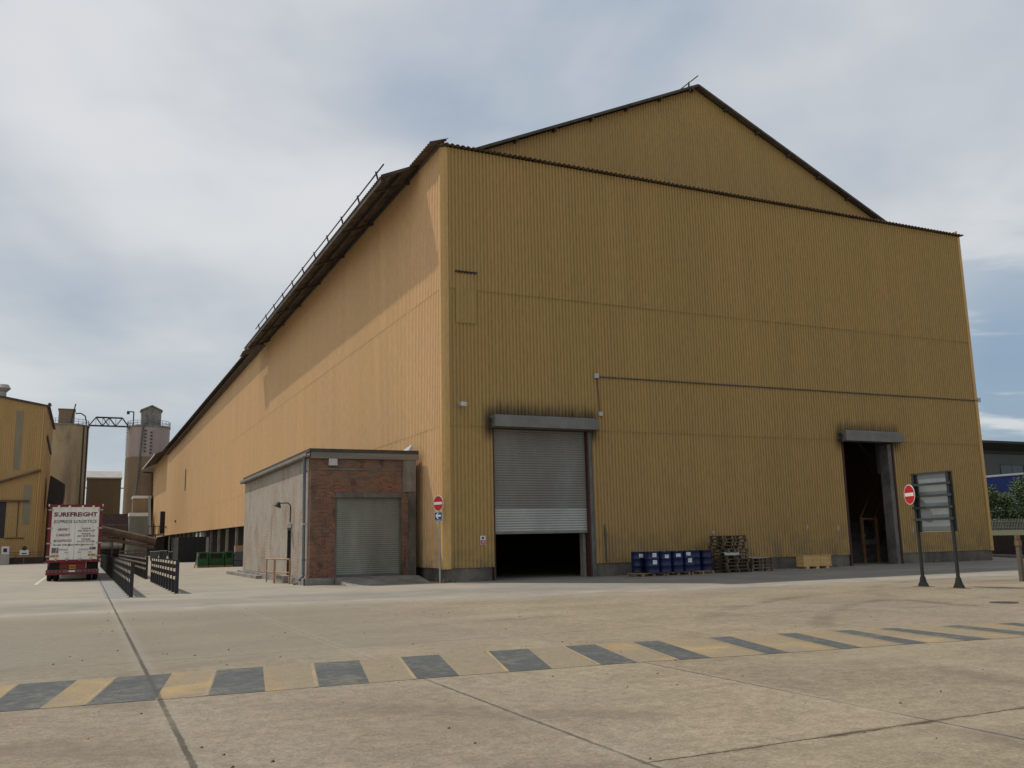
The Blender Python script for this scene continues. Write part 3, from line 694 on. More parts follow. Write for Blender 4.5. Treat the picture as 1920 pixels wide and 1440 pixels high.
for zc in (1.52, 1.56, 1.60): MB().box(1.55, 1.69, -.064, -.062, zc-.008, zc+.008).build("lettering", m_white, ws)
MB().cyl((1.62, -.055, 1.73), (1.62, -.060, 1.73), .05, 14).build("symbol", m_letterb, ws)
for (x, z, w, h_) in ((13.2, 1.7, .12, .16), (18.9, 1.85, .10, .22), (20.9, 1.75, .10, .26), (26.1, 1.6, .10, .25), (28.6, 1.9, .09, .25)):
    MB().box(x, x+w, -.052, -.043, z, z+h_).build("patch_plate", m_palegrey, wh)
MB().tube([(7.4, -.06, 2.2), (7.42, -.06, .62)], .03, 6).build("cable_drop", m_cable, wh)
MB().box(7.36, 7.48, -.12, -.045, 1.72, 1.9).build("control_box", m_steel, wh)
# open bays under the long wall
for y in list(range(24)):
    pass
yy_ = 25.2
while yy_ < 142:
    MB().box(.18, .42, yy_-.12, yy_+.12, 0, low_edge(yy_)+.15).build("bay_post", m_conc if yy_ < 84 or yy_ > 130 else m_steel, wh)
    yy_ += 6.53
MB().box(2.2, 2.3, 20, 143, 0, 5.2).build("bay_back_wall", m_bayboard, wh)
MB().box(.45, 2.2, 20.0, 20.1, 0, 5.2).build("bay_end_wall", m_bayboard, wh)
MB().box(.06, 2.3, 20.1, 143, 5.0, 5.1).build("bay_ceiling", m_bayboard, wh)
for (y, a, b) in ((81.5, .9, 2.6), (86.5, 2.3, 3.3), (91, .2, 3.3)):
    MB().box(.1, .5, y, y+1.5, a, b+.2).build("bay_panel", m_palegrey, wh)
MB().box(-.13, -.08, 107.2, 107.9, 9.9, 13.1).build("wall_slot", m_dark, wh)
for y, z in ((120.3, 5.6), (139, 5.1)):
    MB().box(-.25, -.04, y, y+.7, z, z+.35).build("wall_lamp", m_steel, wh)
# far downpipe and the steelwork on the far end of the side wall
MB().tube([(-2.0, 186, 18.6), (-.1, 186, 18.5), (.2, 186, 12), (.2, 186, 3.2)], .14, 8).build("downpipe", m_dark, wh)

# material heaped inside and the orange stair seen through the right-hand door
hp = MB()
for i in range(10):
    a = i/10*2*pi
hp.lathe([(4.5, 0), (3.9, .5), (2.8, 1.3), (1.5, 2.0), (.5, 2.5), (.05, 2.55)], 22)
ho = hp.build("material_heap", m_bulk); tag(ho, "grey heap of bulk material inside the right-hand warehouse doorway", "heap", loc=(29.6, 8.2, 0))
st = thing("stair_rail", "orange framed stair handrail just inside the right-hand warehouse doorway", "handrail", (25.1, 2.5, 0))
for x in (.12, 1.18):
    MB().box(x-.07, x+.07, -.05, .05, 0, 2.44).build("post", m_stair, st)
    MB().beam((x, .06, 2.44), (x+2.0, 1.0, 3.95), .05, .05).build("rail", m_stair, st)
    MB().beam((x, .06, 1.15), (x+2.0, 1.0, 2.65), .04, .04).build("rail", m_steel, st)
MB().box(.20, 1.10, -.03, .03, 2.33, 2.43).build("crossbar", m_stair, st)
MB().box(.20, 1.10, -.02, .02, 1.0, 1.25).build("crossbar", m_steel, st)

# ================================================================== BRICK OUTBUILDING
OX = -4.9
bo = thing("outbuilding", "single storey flat roofed red brick outbuilding with a grey roller shutter against the yellow wall", "outbuilding", (OX, 2.5, 0))
BO = (OX, 2.5, 0)
X0, X1 = -4.9, -.42
fw_ = MB()
fw_.box(X0, -3.87, 2.5, 2.85, .28, 5.2).box(-1.02, X1, 2.5, 2.85, .0, 5.2).box(-3.87, -1.02, 2.5, 2.85, 3.72, 5.2)
fw_.build("front_wall", m_brick, bo, BO)
sw_ = MB()
sw_.box(X0+.003, X0+.35, 2.853, 6.15, .28, 5.2).box(X0+.003, X0+.35, 7.05, 19.5, .28, 5.2).box(X0+.003, X0+.35, 6.15, 7.05, 2.35, 5.2)
sw_.build("side_wall", m_brickside, bo, BO)
MB().box(X0+.05, -.1, 19.2, 19.55, 0, 5.2).build("rear_wall", m_brick, bo, BO)
MB().box(-.98, X1+.02, 2.43, 2.497, 3.74, 5.16).build("render_pier", m_conc, bo, BO)
MB().box(-.72, X1+.02, 2.45, 2.497, .0, 3.73).build("render_pier", m_plinth, bo, BO)
MB().box(-3.866, -1.024, 2.47, 2.84, 3.50, 3.716).build("lintel", m_plinth, bo, BO)
osh = shutter_slats(-3.86, -1.03, 2.66, .34, 3.5, .085).build("shutter", m_slat3, bo, BO) if False else None
s_ = shutter_slats(-3.86, -1.03, 2.66, .34, 3.5, .085); osh = s_.build("shutter", m_slat3, bo, BO)
MB().box(-3.86, -1.03, 2.60, 2.68, .27, .35).build("bottom_rail", m_steel, osh, BO)
for x in (-3.85, -1.09): MB().box(x, x+.06, 2.58, 2.65, .27, 3.5).build("shutter_guide", m_steel, bo, BO)
# roof slab, fascia, gutter
MB().box(X0-.10, -.30, 2.36, 19.62, 5.36, 5.50).build("roof", m_felt, bo, BO)
MB().box(X0-.03, -.30, 2.38, 2.46, 5.10, 5.355).build("fascia", m_fascia, bo, BO)
MB().box(X0-.06, X0-.004, 2.5, 19.5, 5.14, 5.355).build("fascia", m_fascia, bo, BO)
gu = MB().prism([(X0-.24, 5.33), (X0-.24, 5.21), (X0-.20, 5.16), (X0-.10, 5.16), (X0-.063, 5.21), (X0-.063, 5.33), (X0-.08, 5.33), (X0-.10, 5.22), (X0-.19, 5.22), (X0-.22, 5.33)], 1, 2.42, 19.9)
gu.build("gutter", m_fascia, bo, BO)
dp = MB().cyl((X0-.15, 3.05, 5.16), (X0-.12, 3.05, .35), .065, 12).cyl((X0-.12, 3.05, .36), (X0-.3, 3.02, .2), .07, 12).build("downpipe", m_downpipe, bo, BO)
for z in (1.0, 2.45, 4.6): MB().box(X0-.21, X0-.006, 2.96, 3.14, z-.04, z+.04).build("pipe_clip", m_greybox, dp, BO) if z == 2.45 else MB().box(X0-.20, X0-.006, 2.97, 3.13, z-.03, z+.03).build("pipe_clip", m_downpipe, dp, BO)
dp2 = MB().cyl((X0-.06, 2.72, 5.1), (X0-.06, 2.72, .4), .025, 8).build("conduit", m_palegrey, bo, BO)
# plinth kerbs
pk = MB()
pk.box(X0-.22, X0+.0, 2.28, 5.6, 0, .27).box(X0-.22, -3.92, 2.26, 2.497, 0, .27)
pk.box(X0-.22, X0+.0, 7.3, 19.9, 0, .26)
pk.box(X0-.5, X0-.224, 12, 22.4, 0, .16)
pk.build("plinth", m_conc, bo, BO)
MB().box(X0-.42, X0+.0, 5.63, 7.27, 0, .30).build("door_step", m_conc, bo, BO)
od = MB().box(X0+.12, X0+.17, 6.16, 7.04, .3, 2.34).build("door", m_door, bo, BO)
MB().box(X0+.0, X0+.11, 6.16, 6.24, .3, 2.34).box(X0+.0, X0+.11, 6.96, 7.04, .3, 2.34).box(X0+.0, X0+.11, 6.24, 6.96, 2.26, 2.34).build("door_frame", m_dark, od, BO)
MB().box(X0-.03, X0+.06, 6.0, 7.2, 2.37, 2.55).build("door_lintel", m_conc, bo, BO)
lam = MB().tube([(X0-.03, 6.35, 2.6), (X0-.03, 6.35, 3.35), (X0-.12, 6.4, 3.46), (X0-.45, 6.55, 3.46)], .025, 8).build("outside_lamp", m_dark, bo, BO)
MB().cyl((X0-.50, 6.55, 3.50), (X0-.58, 6.55, 3.30), .07, 14, .19).build("lamp_shade", m_dark, lam, BO)
ub = MB().box(-4.18, -3.86, 2.36, 2.497, 4.83, 5.07).build("utility_box", m_greybox, bo, BO)
ub = MB().box(-4.2, -3.84, 2.34, 2.359, 4.81, 5.09).build("box_lid", m_greybox, ub, BO)
for (z, x0_, x1_, hh) in ((4.63, -4.85, -1.0, .10), (4.30, -4.85, -2.2, .03)):
    MB().box(x0_, x1_, 2.485, 2.499, z, z+hh).build("mortar_band", m_plinth, bo, BO)
cs = MB(); 
vv = [(-.55, 3.1, 5.51), (-1.05, 3.3, 5.51), (-.85, 4.2, 5.51), (-.34, 4.3, 5.51), (-.34, 3.0, 5.51), (-.36, 3.05, 5.86), (-.36, 4.0, 5.74), (-.62, 3.5, 5.62), (-.5, 3.9, 5.64)]
cs.add(vv, [(0, 1, 7), (1, 2, 7), (2, 8, 7), (2, 3, 8), (3, 6, 8), (6, 5, 8), (5, 7, 8), (5, 4, 0), (5, 0, 7), (4, 5, 6), (4, 6, 3), (0, 1, 2, 3, 4)])
o = cs.build("plastic_sheet", m_plastic, None, (-.6, 3.1, 5.51)); tag(o, "crumpled white plastic sheet lying on the brick outbuilding roof against the yellow wall", "plastic sheet", loc=(-.6, 3.1, 5.512))
struct(MB().prism([(2.495, .0), (2.495, .27), (1.9, .25), (.35, .0)], 0, -3.9, -.45).build("concrete_ramp", m_conc))

def u_rail(name, label, p, q, h=1.02):
    p = Vector(p); q = Vector(q); mid = (p+q)/2
    t = thing(name, label, "handrail", (mid.x, mid.y, 0), 0, "handrails by the outbuilding door")
    a, b = p-mid, q-mid
    MB().cyl((a.x, a.y, 0), (a.x, a.y, h), .032, 10).build("upright", m_orange, t)
    MB().cyl((b.x, b.y, 0), (b.x, b.y, h), .032, 10).build("upright", m_orange, t)
    MB().cyl((a.x, a.y, h), (b.x, b.y, h), .034, 10).build("top_rail", m_orange, t)
    MB().cyl((a.x, a.y, h*.46), (b.x, b.y, h*.46), .028, 10).build("mid_rail", m_orange, t)
    return t
u_rail("handrail", "left worn orange tube handrail beside the outbuilding side door", (-5.62, 7.9, 0), (-5.62, 6.1, 0))
u_rail("handrail", "right worn orange tube handrail in front of the outbuilding side door, nearest the downpipe", (-5.66, 5.75, 0), (-5.3, 4.4, 0))

# ================================================================== NO ENTRY SIGN AT THE CORNER
def no_entry(parent, off, r, name="no_entry_disc"):
    """disc facing local -Y"""
    ox, oy, oz = off
    d0 = MB().cyl((ox, oy, oz), (ox, oy-.012, oz), r, 40).build(name, m_white, parent)
    MB().cyl((ox, oy-.0125, oz), (ox, oy-.0165, oz), r*.93, 40).build("red_face", m_red, d0)
    MB().box(ox-r*.80, ox+r*.80, oy-.021, oy-.0168, oz-r*.17, oz+r*.17).build("white_bar", m_white, d0)
    return d0
sg = thing("no_entry_sign", "no entry disc over a blue arrow plate on a slim pole at the warehouse corner", "road sign", (-.36, -.30, 0), rad(-70))
MB().cyl((0, 0, 0), (0, 0, 3.42), .034, 12).build("pole", m_galv, sg)
no_entry(sg, (0, -.05, 3.13), .31)
ap = MB().box(-.23, .23, -.062, -.05, 2.40, 2.79).build("arrow_plate", m_white, sg)
MB().box(-.215, .215, -.066, -.063, 2.415, 2.775).build("blue_face", m_blue, ap)
arr = [(-.17, 2.635), (-.03, 2.755), (.035, 2.755), (-.05, 2.675), (.16, 2.675), (.16, 2.60), (-.05, 2.60), (.035, 2.515), (-.03, 2.515)]
MB().prism(arr, 1, -.070, -.067).build("white_arrow", m_white, ap)
text("lettering", "ONE WAY", ap, m_white, 0, 2.455, .36, .055, -.0675, bold=.01)

# ================================================================== SIGN BOARD SEEN FROM BEHIND
sb = thing("sign_board", "five grey sign panels seen from behind on two black posts with a no entry disc", "sign board", (9.47, -15.41, 0), rad(-90))
# local x runs towards -Y world, local -Y faces -X world (the camera side)
for x in (-.60, .62):
    p_ = MB().box(x-.036, x+.036, -.036, .036, 0.2, 3.34).build("post", m_post, sb)
    MB().prism([(-.15, .012), (-.145, .04), (-.075, .16), (-.042, .30), (.042, .30), (.075, .16), (.145, .04), (.15, .012)], 1, -.06, .06).build("foot", m_post, p_)
    p_.children[0].location = (x, 0, 0)
    MB().box(-.26, .26, -.16, .16, .0, .012).build("base_plate", m_rust, p_).location = (x, 0, 0)
for i in range(5):
    z0 = 1.63+i*.342
    MB().box(-.54, .56, .048, .058, z0+.02, z0+.30).build("panel", m_panelback, sb)
for x in (-.60, .62):
    MB().box(x-.11, x+.11, .0365, .0475, 1.60, 3.34).build("side_channel", m_signgreen, sb)
for z in (1.965, 2.307, 2.649, 2.991):
    MB().box(-.70, .72, -.062, -.047, z-.034, z+.034).build("cross_rail", m_signgreen, sb)
MB().box(-.70, .72, -.012, .046, 3.30, 3.345).build("top_rail", m_signgreen, sb)
MB().box(-.66, .68, .05, .07, 1.595, 1.62).build("bottom_rail", m_panelback, sb)
nd = no_entry(sb, (0, 0, 0), .30); nd.location = (-.68, -.12, 2.72); nd.rotation_euler = (0, 0, rad(-19))

# timber post on the right edge
tp = thing("timber_post", "old grey timber post with a rusty top bracket at the right edge of the yard", "post", (13.71, -14.92, 0), 0)
MB().prism([(-.06, -.06), (.06, -.06), (.06, .06), (-.06, .06)], 2, 0, 1.30).build("shaft", m_timberpost, tp)
MB().box(-.075, .075, -.075, .075, 1.10, 1.28).build("bracket", m_rust, tp)
for x0_ in (-.085, .03): MB().box(x0_, x0_+.055, -.035, .035, 1.301, 1.44).build("prong", m_rust, tp)
o = MB().lathe([(.30, .003), (.29, .012), (.05, .014)], 28).build("manhole_cover", m_dark); tag(o, "dark round manhole cover set in the concrete near the right edge", "manhole", loc=(5.6, -20.3, 0))

# ================================================================== BLACK BARRIERS BY THE LORRY
def barrier(label, x, y0, y1, step):
    n = int(round((y1-y0)/step))+1
    t = thing("barrier_fence", label, "fence", (x, y0, 0), 0, "black post and rail barriers")
    p0 = None
    for i in range(n):
        y = i*(y1-y0)/(n-1)
        if p0 is None:
            p0 = MB().prism([(-.06, -.06), (.06, -.06), (.06, .06), (-.06, .06)], 2, 0, 1.17)
            p0.box(-.10, .10, -.11, .11, 0, .012)
            p0 = p0.build("post", m_black, t)
        else:
            q = p0.copy(); COL.objects.link(q); q.parent = t; q.location = (0, y, 0)
    for z in (.52, .80, 1.06):
        MB().box(-.032, .03, .06, y1-y0-.06, z-.05, z+.05).build("rail", m_rail, t)
    return t
barrier("long black post barrier with cream rails running beside the parked lorry trailer", -11.64, -1.1, 60.4, 1.29)
barrier("short black post barrier with cream rails, nearest the brick outbuilding", -10.10, .21, 13.35, 1.30)
barrier("black post barrier behind the gap, right side of the narrow walkway", -10.10, 17.6, 60.0, 1.30)

# ================================================================== LORRY TRAILER
tr = thing("lorry_trailer", "white and red box lorry trailer parked with its lettered rear doors facing us", "lorry", (-13.63, 18.8, 0))
MB().box(-1.22, 1.22, .06, 13.2, 1.14, 3.94).build("body", m_trailer, tr)
fm = MB().box(-1.27, -1.13, -.02, .10, 1.10, 3.96).box(1.13, 1.27, -.02, .10, 1.10, 3.96).box(-1.13, 1.13, -.02, .10, 3.83, 3.96)
fm.build("rear_frame", m_trred, tr)
for (a, b, cx) in ((-1.125, -.008, -.56), (.008, 1.125, .56)):
    dr = MB().box(a, b, -.005, .055, 1.10, 3.825).build("door", m_trailer, tr)
    for f in (.27, .73):
        x = a+(b-a)*f
        MB().cyl((x, -.045, 1.08), (x, -.045, 3.84), .011, 8).build("locking_bar", m_trailer, dr)
        MB().box(x-.05, x+.05, -.075, -.022, 3.78, 3.90).build("bar_keeper", m_trailer, dr)
        MB().box(x-.05, x+.05, -.075, -.008, 1.05, 1.17).build("bar_keeper", m_galv, dr)
        MB().box(x-.13, x+.03, -.08, -.05, 1.46, 1.50).build("handle", m_galv, dr)
    for z in (1.28, 1.95, 2.72, 3.68):
        xx = -1.30 if a < 0 else 1.06
        MB().box(xx, xx+.24, -.05, -.021, z-.035, z+.035).build("hinge", m_palegrey, dr)
text("lettering", "SUREFREIGHT", tr, m_letter, 0.0, 3.44, 2.06, .235, -.0075, bold=.045)
text("lettering", "EXPRESS LOGISTICS", tr, m_letterb, 0.0, 3.07, 2.06, .165, -.0075, shear=.25, bold=.02)
for tx, z in (("NEWRY", 2.66), ("CARDIFF", 2.37), ("BRADFORD", 2.08)):
    text("lettering", tx, tr, m_letter, -.55, z, .58 if tx == "NEWRY" else .66 if tx == "CARDIFF" else .84, .13, -.0075, bold=.03)
for z, nn in ((2.70, "028 3026 4127"), (2.42, "029 2039 5050"), (2.14, "01274 737746")):
    text("lettering", "PHONE", tr, m_letter, .55, z, .40, .085, -.0075, bold=.03)
    text("lettering", nn, tr, m_letter, .55, z-.115, .84, .095, -.0075, bold=.025)
text("lettering", "Email: info@surefreight.co.uk", tr, m_letterb, -.02, 1.86, 1.9, .125, -.0075, bold=.03)
for x in (-.52, .46):
    lb = MB().box(x-.24, x+.24, -.0085, -.0065, 1.575, 1.655).build("stencil", m_trred, tr)
    MB().box(x-.232, x+.232, -.0098, -.0088, 1.583, 1.647).build("stencil_face", m_trailer, lb)
    for j in range(7): MB().box(x-.2+j*.06, x-.165+j*.06, -.0112, -.0102, 1.595, 1.635).build("stencil_mark", m_trred, lb)
MB().box(-1.04, -.72, -.009, -.0065, 1.44, 1.72).build("grey_sticker", m_steel, tr)
MB().box(.74, 1.04, -.009, -.0065, 1.60, 1.73).build("grey_sticker", m_steel, tr)
for (a, b, z) in ((-1.10, -.66, 1.30), (.64, 1.08, 1.32)):
    am = MB().box(a, b, -.016, -.0065, z-.085, z+.085).build("marker_plate", m_trailer, tr)
    MB().box(a+.04, b-.04, -.020, -.0165, z-.06, z+.06).build("amber_face", m_amber, am)
MB().box(-1.27, 1.27, -.03, .12, .96, 1.095).build("rear_sill", m_trred, tr)
for x in (-1.31, 1.25): MB().box(x, x+.06, -.06, .0, 3.86, 3.98).build("marker_lamp", m_white, tr)
MB().box(-.62, .62, .10, .20, .60, .955).build("rear_panel", m_trred, tr)
npm = MB().box(-.16, .14, .085, .098, .63, .82).build("number_plate", m_plate, tr)
for j in range(5): MB().box(-.13+j*.055, -.095+j*.055, .080, .084, .67, .78).build("plate_mark", m_letterb, npm)
for x in (-1.10, .63): MB().box(x, x+.47, .22, .24, .40, .95).build("mudflap", m_rubber, tr)
bm_ = MB().box(-1.25, 1.25, -.05, .08, .33, .60).build("bumper", m_trred, tr)
MB().box(-1.2, 1.2, -.058, -.0525, .44, .58).build("light_bar", m_steel, bm_)
for x in (-1.05, -.87, -.69, -.51, .47, .69, .87, 1.05):
    MB().cyl((x, -.059, .51), (x, -.075, .51), .062, 16).build("tail_light", m_lens, bm_)
MB().box(-.18, .12, -.064, -.0595, .47, .55).build("maker_plate", m_trailer, bm_)
MB().box(-.55, .55, .2, 12.5, .62, 1.13).build("chassis", m_dark, tr)
for y in (1.3, 2.65, 4.0):
    for sx in (-1, 1):
        w_ = MB()
        for xc in ((.98, 1.22), (.68, .92)):
            w_.lathe([(.30, xc[0]), (.46, xc[0]), (.495, xc[0]+.04), (.50, xc[0]+.12), (.495, xc[1]-.04), (.46, xc[1]), (.30, xc[1])], 26)
        w_.v = [(sx*q[2], y+q[0], .5+q[1]) for q in w_.v]
        wo = w_.build("wheel", m_rubber, tr)
        MB().cyl((sx*1.0, y, .5), (sx*1.19, y, .5), .28, 18).build("rim", m_steel, wo)
    MB().cyl((-.68, y, .5), (.68, y, .5), .07, 10).build("axle", m_dark, tr)
# curtain-side trim lines
for sx in (-1, 1):
    MB().box(sx*1.225-.012, sx*1.225+.012, .1, 13.2, 3.82, 3.96).build("roof_rail", m_trred, tr)
# tractor unit in front
cb = MB().box(-1.22, 1.22, 13.9, 16.1, 1.0, 3.3).box(-1.1, 1.1, 13.9, 15.3, 3.3, 3.8).build("tractor_cab", m_trred, tr)
for y in (13.0, 15.4):
    for sx in (-1, 1):
        w_ = MB().lathe([(.30, .84), (.46, .84), (.50, .9), (.50, 1.1), (.46, 1.18), (.30, 1.18)], 22)
        w_.v = [(sx*q[2], y+q[0], .5+q[1]) for q in w_.v]; w_.build("wheel", m_rubber, tr)

# ================================================================== DRUMS, PALLETS, CRATE
def pallet_mesh(L=1.2, Wp=1.0, h=.144):
    mb = MB()
    for i in range(5):
        y = -Wp/2+.05+i*(Wp-.1)/4; mb.box(-L/2, L/2, y-.05, y+.05, h-.022, h)
    for x in (-L/2+.05, 0, L/2-.05):
        mb.box(x-.05, x+.05, -Wp/2, Wp/2, h-.044, h-.0225)
        for y in (-Wp/2+.05, 0, Wp/2-.05): mb.box(x-.05, x+.05, y-.05, y+.05, .0225, h-.0445)
    for y in (-Wp/2+.05, 0, Wp/2-.05): mb.box(-L/2, L/2, y-.05, y+.05, 0, .022)
    return mb
ORD = ["bottom", "second", "third", "fourth", "fifth", "sixth", "seventh", "eighth", "ninth", "tenth", "top"]
pal_old = None
def place_pallet(x, y, z, rz, label, group, new=False, src={}):
    key = new
    if key not in src:
        o = pallet_mesh(1.2, 1.1).build("wooden_pallet", m_palletn if new else m_pallet); src[key] = o
    else:
        o = src[key].copy(); COL.objects.link(o)
    o.location = (x, y, z); o.rotation_euler = (0, 0, rz)
    return tag(o, label, "pallet", group)
for i in range(11):
    jx, jy = random.uniform(-.05, .05), random.uniform(-.05, .04)
    if i > 6: jx -= .12
    nm = "grey weathered wooden pallet at the very bottom of the tall stack" if i == 0 else "grey weathered wooden pallet on top of the tall stack" if i == 10 else "grey weathered wooden pallet, %s from the bottom of the tall stack" % ORD[i]
    place_pallet(13.15+jx, -1.30+jy, i*.148, rad(random.uniform(-2, 2)), nm, "pallets in the tall stack")
for i in range(4):
    nm = ["bottom pallet of the low stack right of the tall stack", "second pallet up in the low stack right of the tall stack", "third pallet up in the low stack right of the tall stack", "top pallet of the low stack, under a pale board"][i]
    place_pallet(14.72+random.uniform(-.05, .05), -1.05+random.uniform(-.05, .05), i*.146, rad(random.uniform(-3, 3)), nm, "pallets in the low stack")
o = MB().box(-.55, .35, -.5, .45, 0, .02).build("board", m_palegrey); tag(o, "thin pale board lying on the low pallet stack", "board", loc=(14.72, -1.05, 4*.146))
pw = MB(); pr = random.Random(3); NX, NY = 9, 5; gv = []
for j in range(NY):
    for i in range(NX): gv.append((-.55+i*.1, -.20+j*.085, .0+pr.uniform(0, .045)+(0.02 if 0 < j < NY-1 else 0)))
pw.add(gv, [(j*NX+i, j*NX+i+1, (j+1)*NX+i+1, (j+1)*NX+i) for j in range(NY-1) for i in range(NX-1)])
pw.add([(-.55, -.2, .0), (.25, -.2, 0), (.25, -.2, .03), (-.55, -.2, .03)], [(0, 1, 2, 3)])
pw.add([(q[0], q[1]-.002, q[2]-.09) for q in gv[:NX]]+[(q[0], q[1]-.002, q[2]) for q in gv[:NX]], [(i, i+1, NX+i+1, NX+i) for i in range(NX-1)])
o = pw.build("plastic_wrap", m_plastic); tag(o, "scrap of crumpled grey plastic caught half way up the tall pallet stack", "plastic wrap", loc=(12.95, -1.67, 5*.148+.10))

def drum(x, y, z, label, labels=()):
    t = thing("oil_drum", label, "drum", (x, y, z), 0, "blue drums on the pallets")
    R = .290
    MB().lathe([(R, 0), (R+.008, .012), (R, .03), (R, .27), (R+.010, .285), (R+.010, .30), (R, .315), (R, .56), (R+.010, .575), (R+.010, .59), (R, .605), (R, .845), (R+.008, .86), (R, .875), (R-.03, .875), (R-.03, .862)], 30).build("barrel", m_drum, t)
    MB().cyl((.12, .1, .862), (.12, .1, .872), .035, 10).build("bung", m_greybox, t)
    for (ang, z0, w, h_) in labels:
        # curved paper label
        lb = MB(); n = 5
        for i in range(n):
            a0 = rad(ang)+(i/n-.5)*w/R; a1 = rad(ang)+((i+1)/n-.5)*w/R; q = R+.0125
            lb.quad((q*cos(a0), q*sin(a0), z0), (q*cos(a1), q*sin(a1), z0), (q*cos(a1), q*sin(a1), z0+h_), (q*cos(a0), q*sin(a0), z0+h_))
        lo_ = lb.build("paper_label", m_label, t)
        mk = MB()
        for r_ in range(3):
            zz_ = z0+h_*(.25+.22*r_); 
            a0 = rad(ang)-.32*w/R; a1 = rad(ang)+(.3-.12*r_)*w/R; q = R+.0145
            mk.quad((q*cos(a0), q*sin(a0), zz_), (q*cos(a1), q*sin(a1), zz_), (q*cos(a1), q*sin(a1), zz_+.014), (q*cos(a0), q*sin(a0), zz_+.014))
        mk.build("print", m_steel, lo_)
    return t
PZ = .144
dl = [(8.26, -1.28, "blue drum at the left end of the row, one white label on its right", [(270, .64, .20, .15)]),
      (8.46, -2.0, "blue drum at the front left with two white labels one above the other", [(262, .655, .17, .16), (264, .36, .18, .17)]),
      (9.07, -2.0, "blue drum with one white label, right of the one with two labels", [(258, .60, .17, .14)]),
      (9.68, -2.0, "blue drum with a half round white label near its top", [(255, .64, .2, .13)]),
      (10.32, -2.0, "blue drum with two white labels, at the front right of the row", [(243, .68, .18, .14), (254, .39, .17, .17)]),
      (11.05, -1.45, "plain blue drum standing just behind the front right drum", []),
      (11.66, -1.45, "plain blue drum at the right end of the row by the tall pallet stack", []),
      (8.92, -1.28, "plain blue drum in the back row behind the left pair", []), (9.55, -1.3, "plain blue drum in the back row behind the half round label", []),
      (10.25, -1.32, "plain blue drum in the back row, near the middle", [])]
for (x, y, lab, ll) in dl:
    dq = drum(x+random.uniform(-.02, .02), y+random.uniform(-.05, .05), PZ, lab, ll)
    dq.rotation_euler = (rad(random.uniform(-.6, .6)), rad(random.uniform(-.6, .6)), rad(random.uniform(-8, 8)))
place_pallet(8.42, -1.66, 0, rad(3), "brown pallet under the left pair of blue drums", "pallets under the drums", True)
place_pallet(9.68, -1.66, 0, rad(-1), "brown pallet under the middle blue drums", "pallets under the drums", True)
place_pallet(10.95, -1.62, 0, rad(2), "brown pallet under the right-hand blue drums", "pallets under the drums", True)

cr_ = thing("wooden_crate", "pale plywood crate on skids by the wall left of the right-hand doorway", "crate", (18.35, -.95, 0), 0)
MB().box(-.86, .86, -.24, .24, .105, .60).build("box", m_crate, cr_)
for x in (-.83, -.30, .22, .79): MB().box(x-.035, x+.035, -.262, -.242, .10, .60).build("batten", m_crate, cr_)
MB().box(-.88, .88, -.26, .26, .602, .622).build("lid", m_crate, cr_)
for x in (-.62, 0, .62): MB().box(x-.09, x+.09, -.24, .24, 0, .10).build("skid", m_crate, cr_)

# ================================================================== THINGS UNDER THE LONG WALL
def stillage(x, y, w, dpt, h, label):
    t = thing("machine_guard", label, "machine", (x, y, 0), 0, "green machines on the ground by the long wall")
    MB().box(0, w, 0, dpt, .16, h*.55).build("body", m_green, t)
    MB().box(0, w, .05, dpt, h*.55, h*.60).box(0, w, .0, dpt, h*.92, h).box(0, .14, .0, dpt, h*.60, h*.92).box(w-.14, w, .0, dpt, h*.60, h*.92).build("frame", m_green, t)
    MB().box(.14, w-.14, .25, dpt-.05, h*.6, h*.92).build("recess", m_dark, t)
    MB().box(.08, w-.08, -.03, -.004, h*.30, h*.36).build("rib", m_green, t)
    MB().box(.0, w, .0, dpt, 0, .15).build("skid", m_palletn, t)
    return t
stillage(-4.98, 41.5, .78, 1.0, 1.20, "plain fronted green machine block at the left end of the green row")
stillage(-4.14, 41.6, 1.16, 1.0, 1.16, "longest green machine frame with a dark slot, middle of the green row")
stillage(-2.92, 41.7, .66, 1.0, 1.20, "short green machine frame at the right end of the green row")
bx_ = thing("scrap_bale", "grey wrapped bale standing right of the green machines", "bale", (-1.85, 42.0, 0))
MB().prism([(-.36, 0), (.4, 0), (.42, .5), (.38, 1.1), (.1, 1.17), (-.33, 1.14), (-.38, .6)], 1, -.35, .5).build("bale", m_bin, bx_)
MB().box(-.39, .43, -.37, .0, .45, .5).build("strap", m_dark, bx_)
o = MB().box(-.32, .36, -.3, .4, 0, .46).box(-.335, .375, -.31, .42, .462, .50).build("cardboard_box", m_card); tag(o, "brown cardboard box on top of the grey bale beside the outbuilding", "box", loc=(-1.8, 42.0, 1.175))
o = MB().beam((-5.25, 41.3, .02), (-4.95, 41.5, 1.1), .1, .04).build("plank", m_pallet); tag(o, "old plank leaning on the left end of the green machines", "plank")
sk = thing("skip_container", "big black open steel container below the long yellow wall", "container", (-3.87, 72, 0))
MB().box(0, 2.95, 0, .1, .1, 2.72).box(0, .1, .1, 5.5, .1, 2.72).box(2.85, 2.95, .1, 5.5, .1, 2.72).box(.1, 2.85, 5.4, 5.5, .1, 2.72).box(0, 2.95, 0, 5.5, .02, .098).build("body", m_container, sk)
for i in range(6): MB().box(.1+i*.53, .22+i*.53, -.06, -.004, .12, 2.6).build("rib", m_container, sk)
MB().box(-.04, 2.99, -.07, .14, 2.62, 2.74).build("rim", m_container, sk)
MB().box(-.05, .05, -.12, -.06, 0, 2.72).build("corner_post", m_steel, sk)
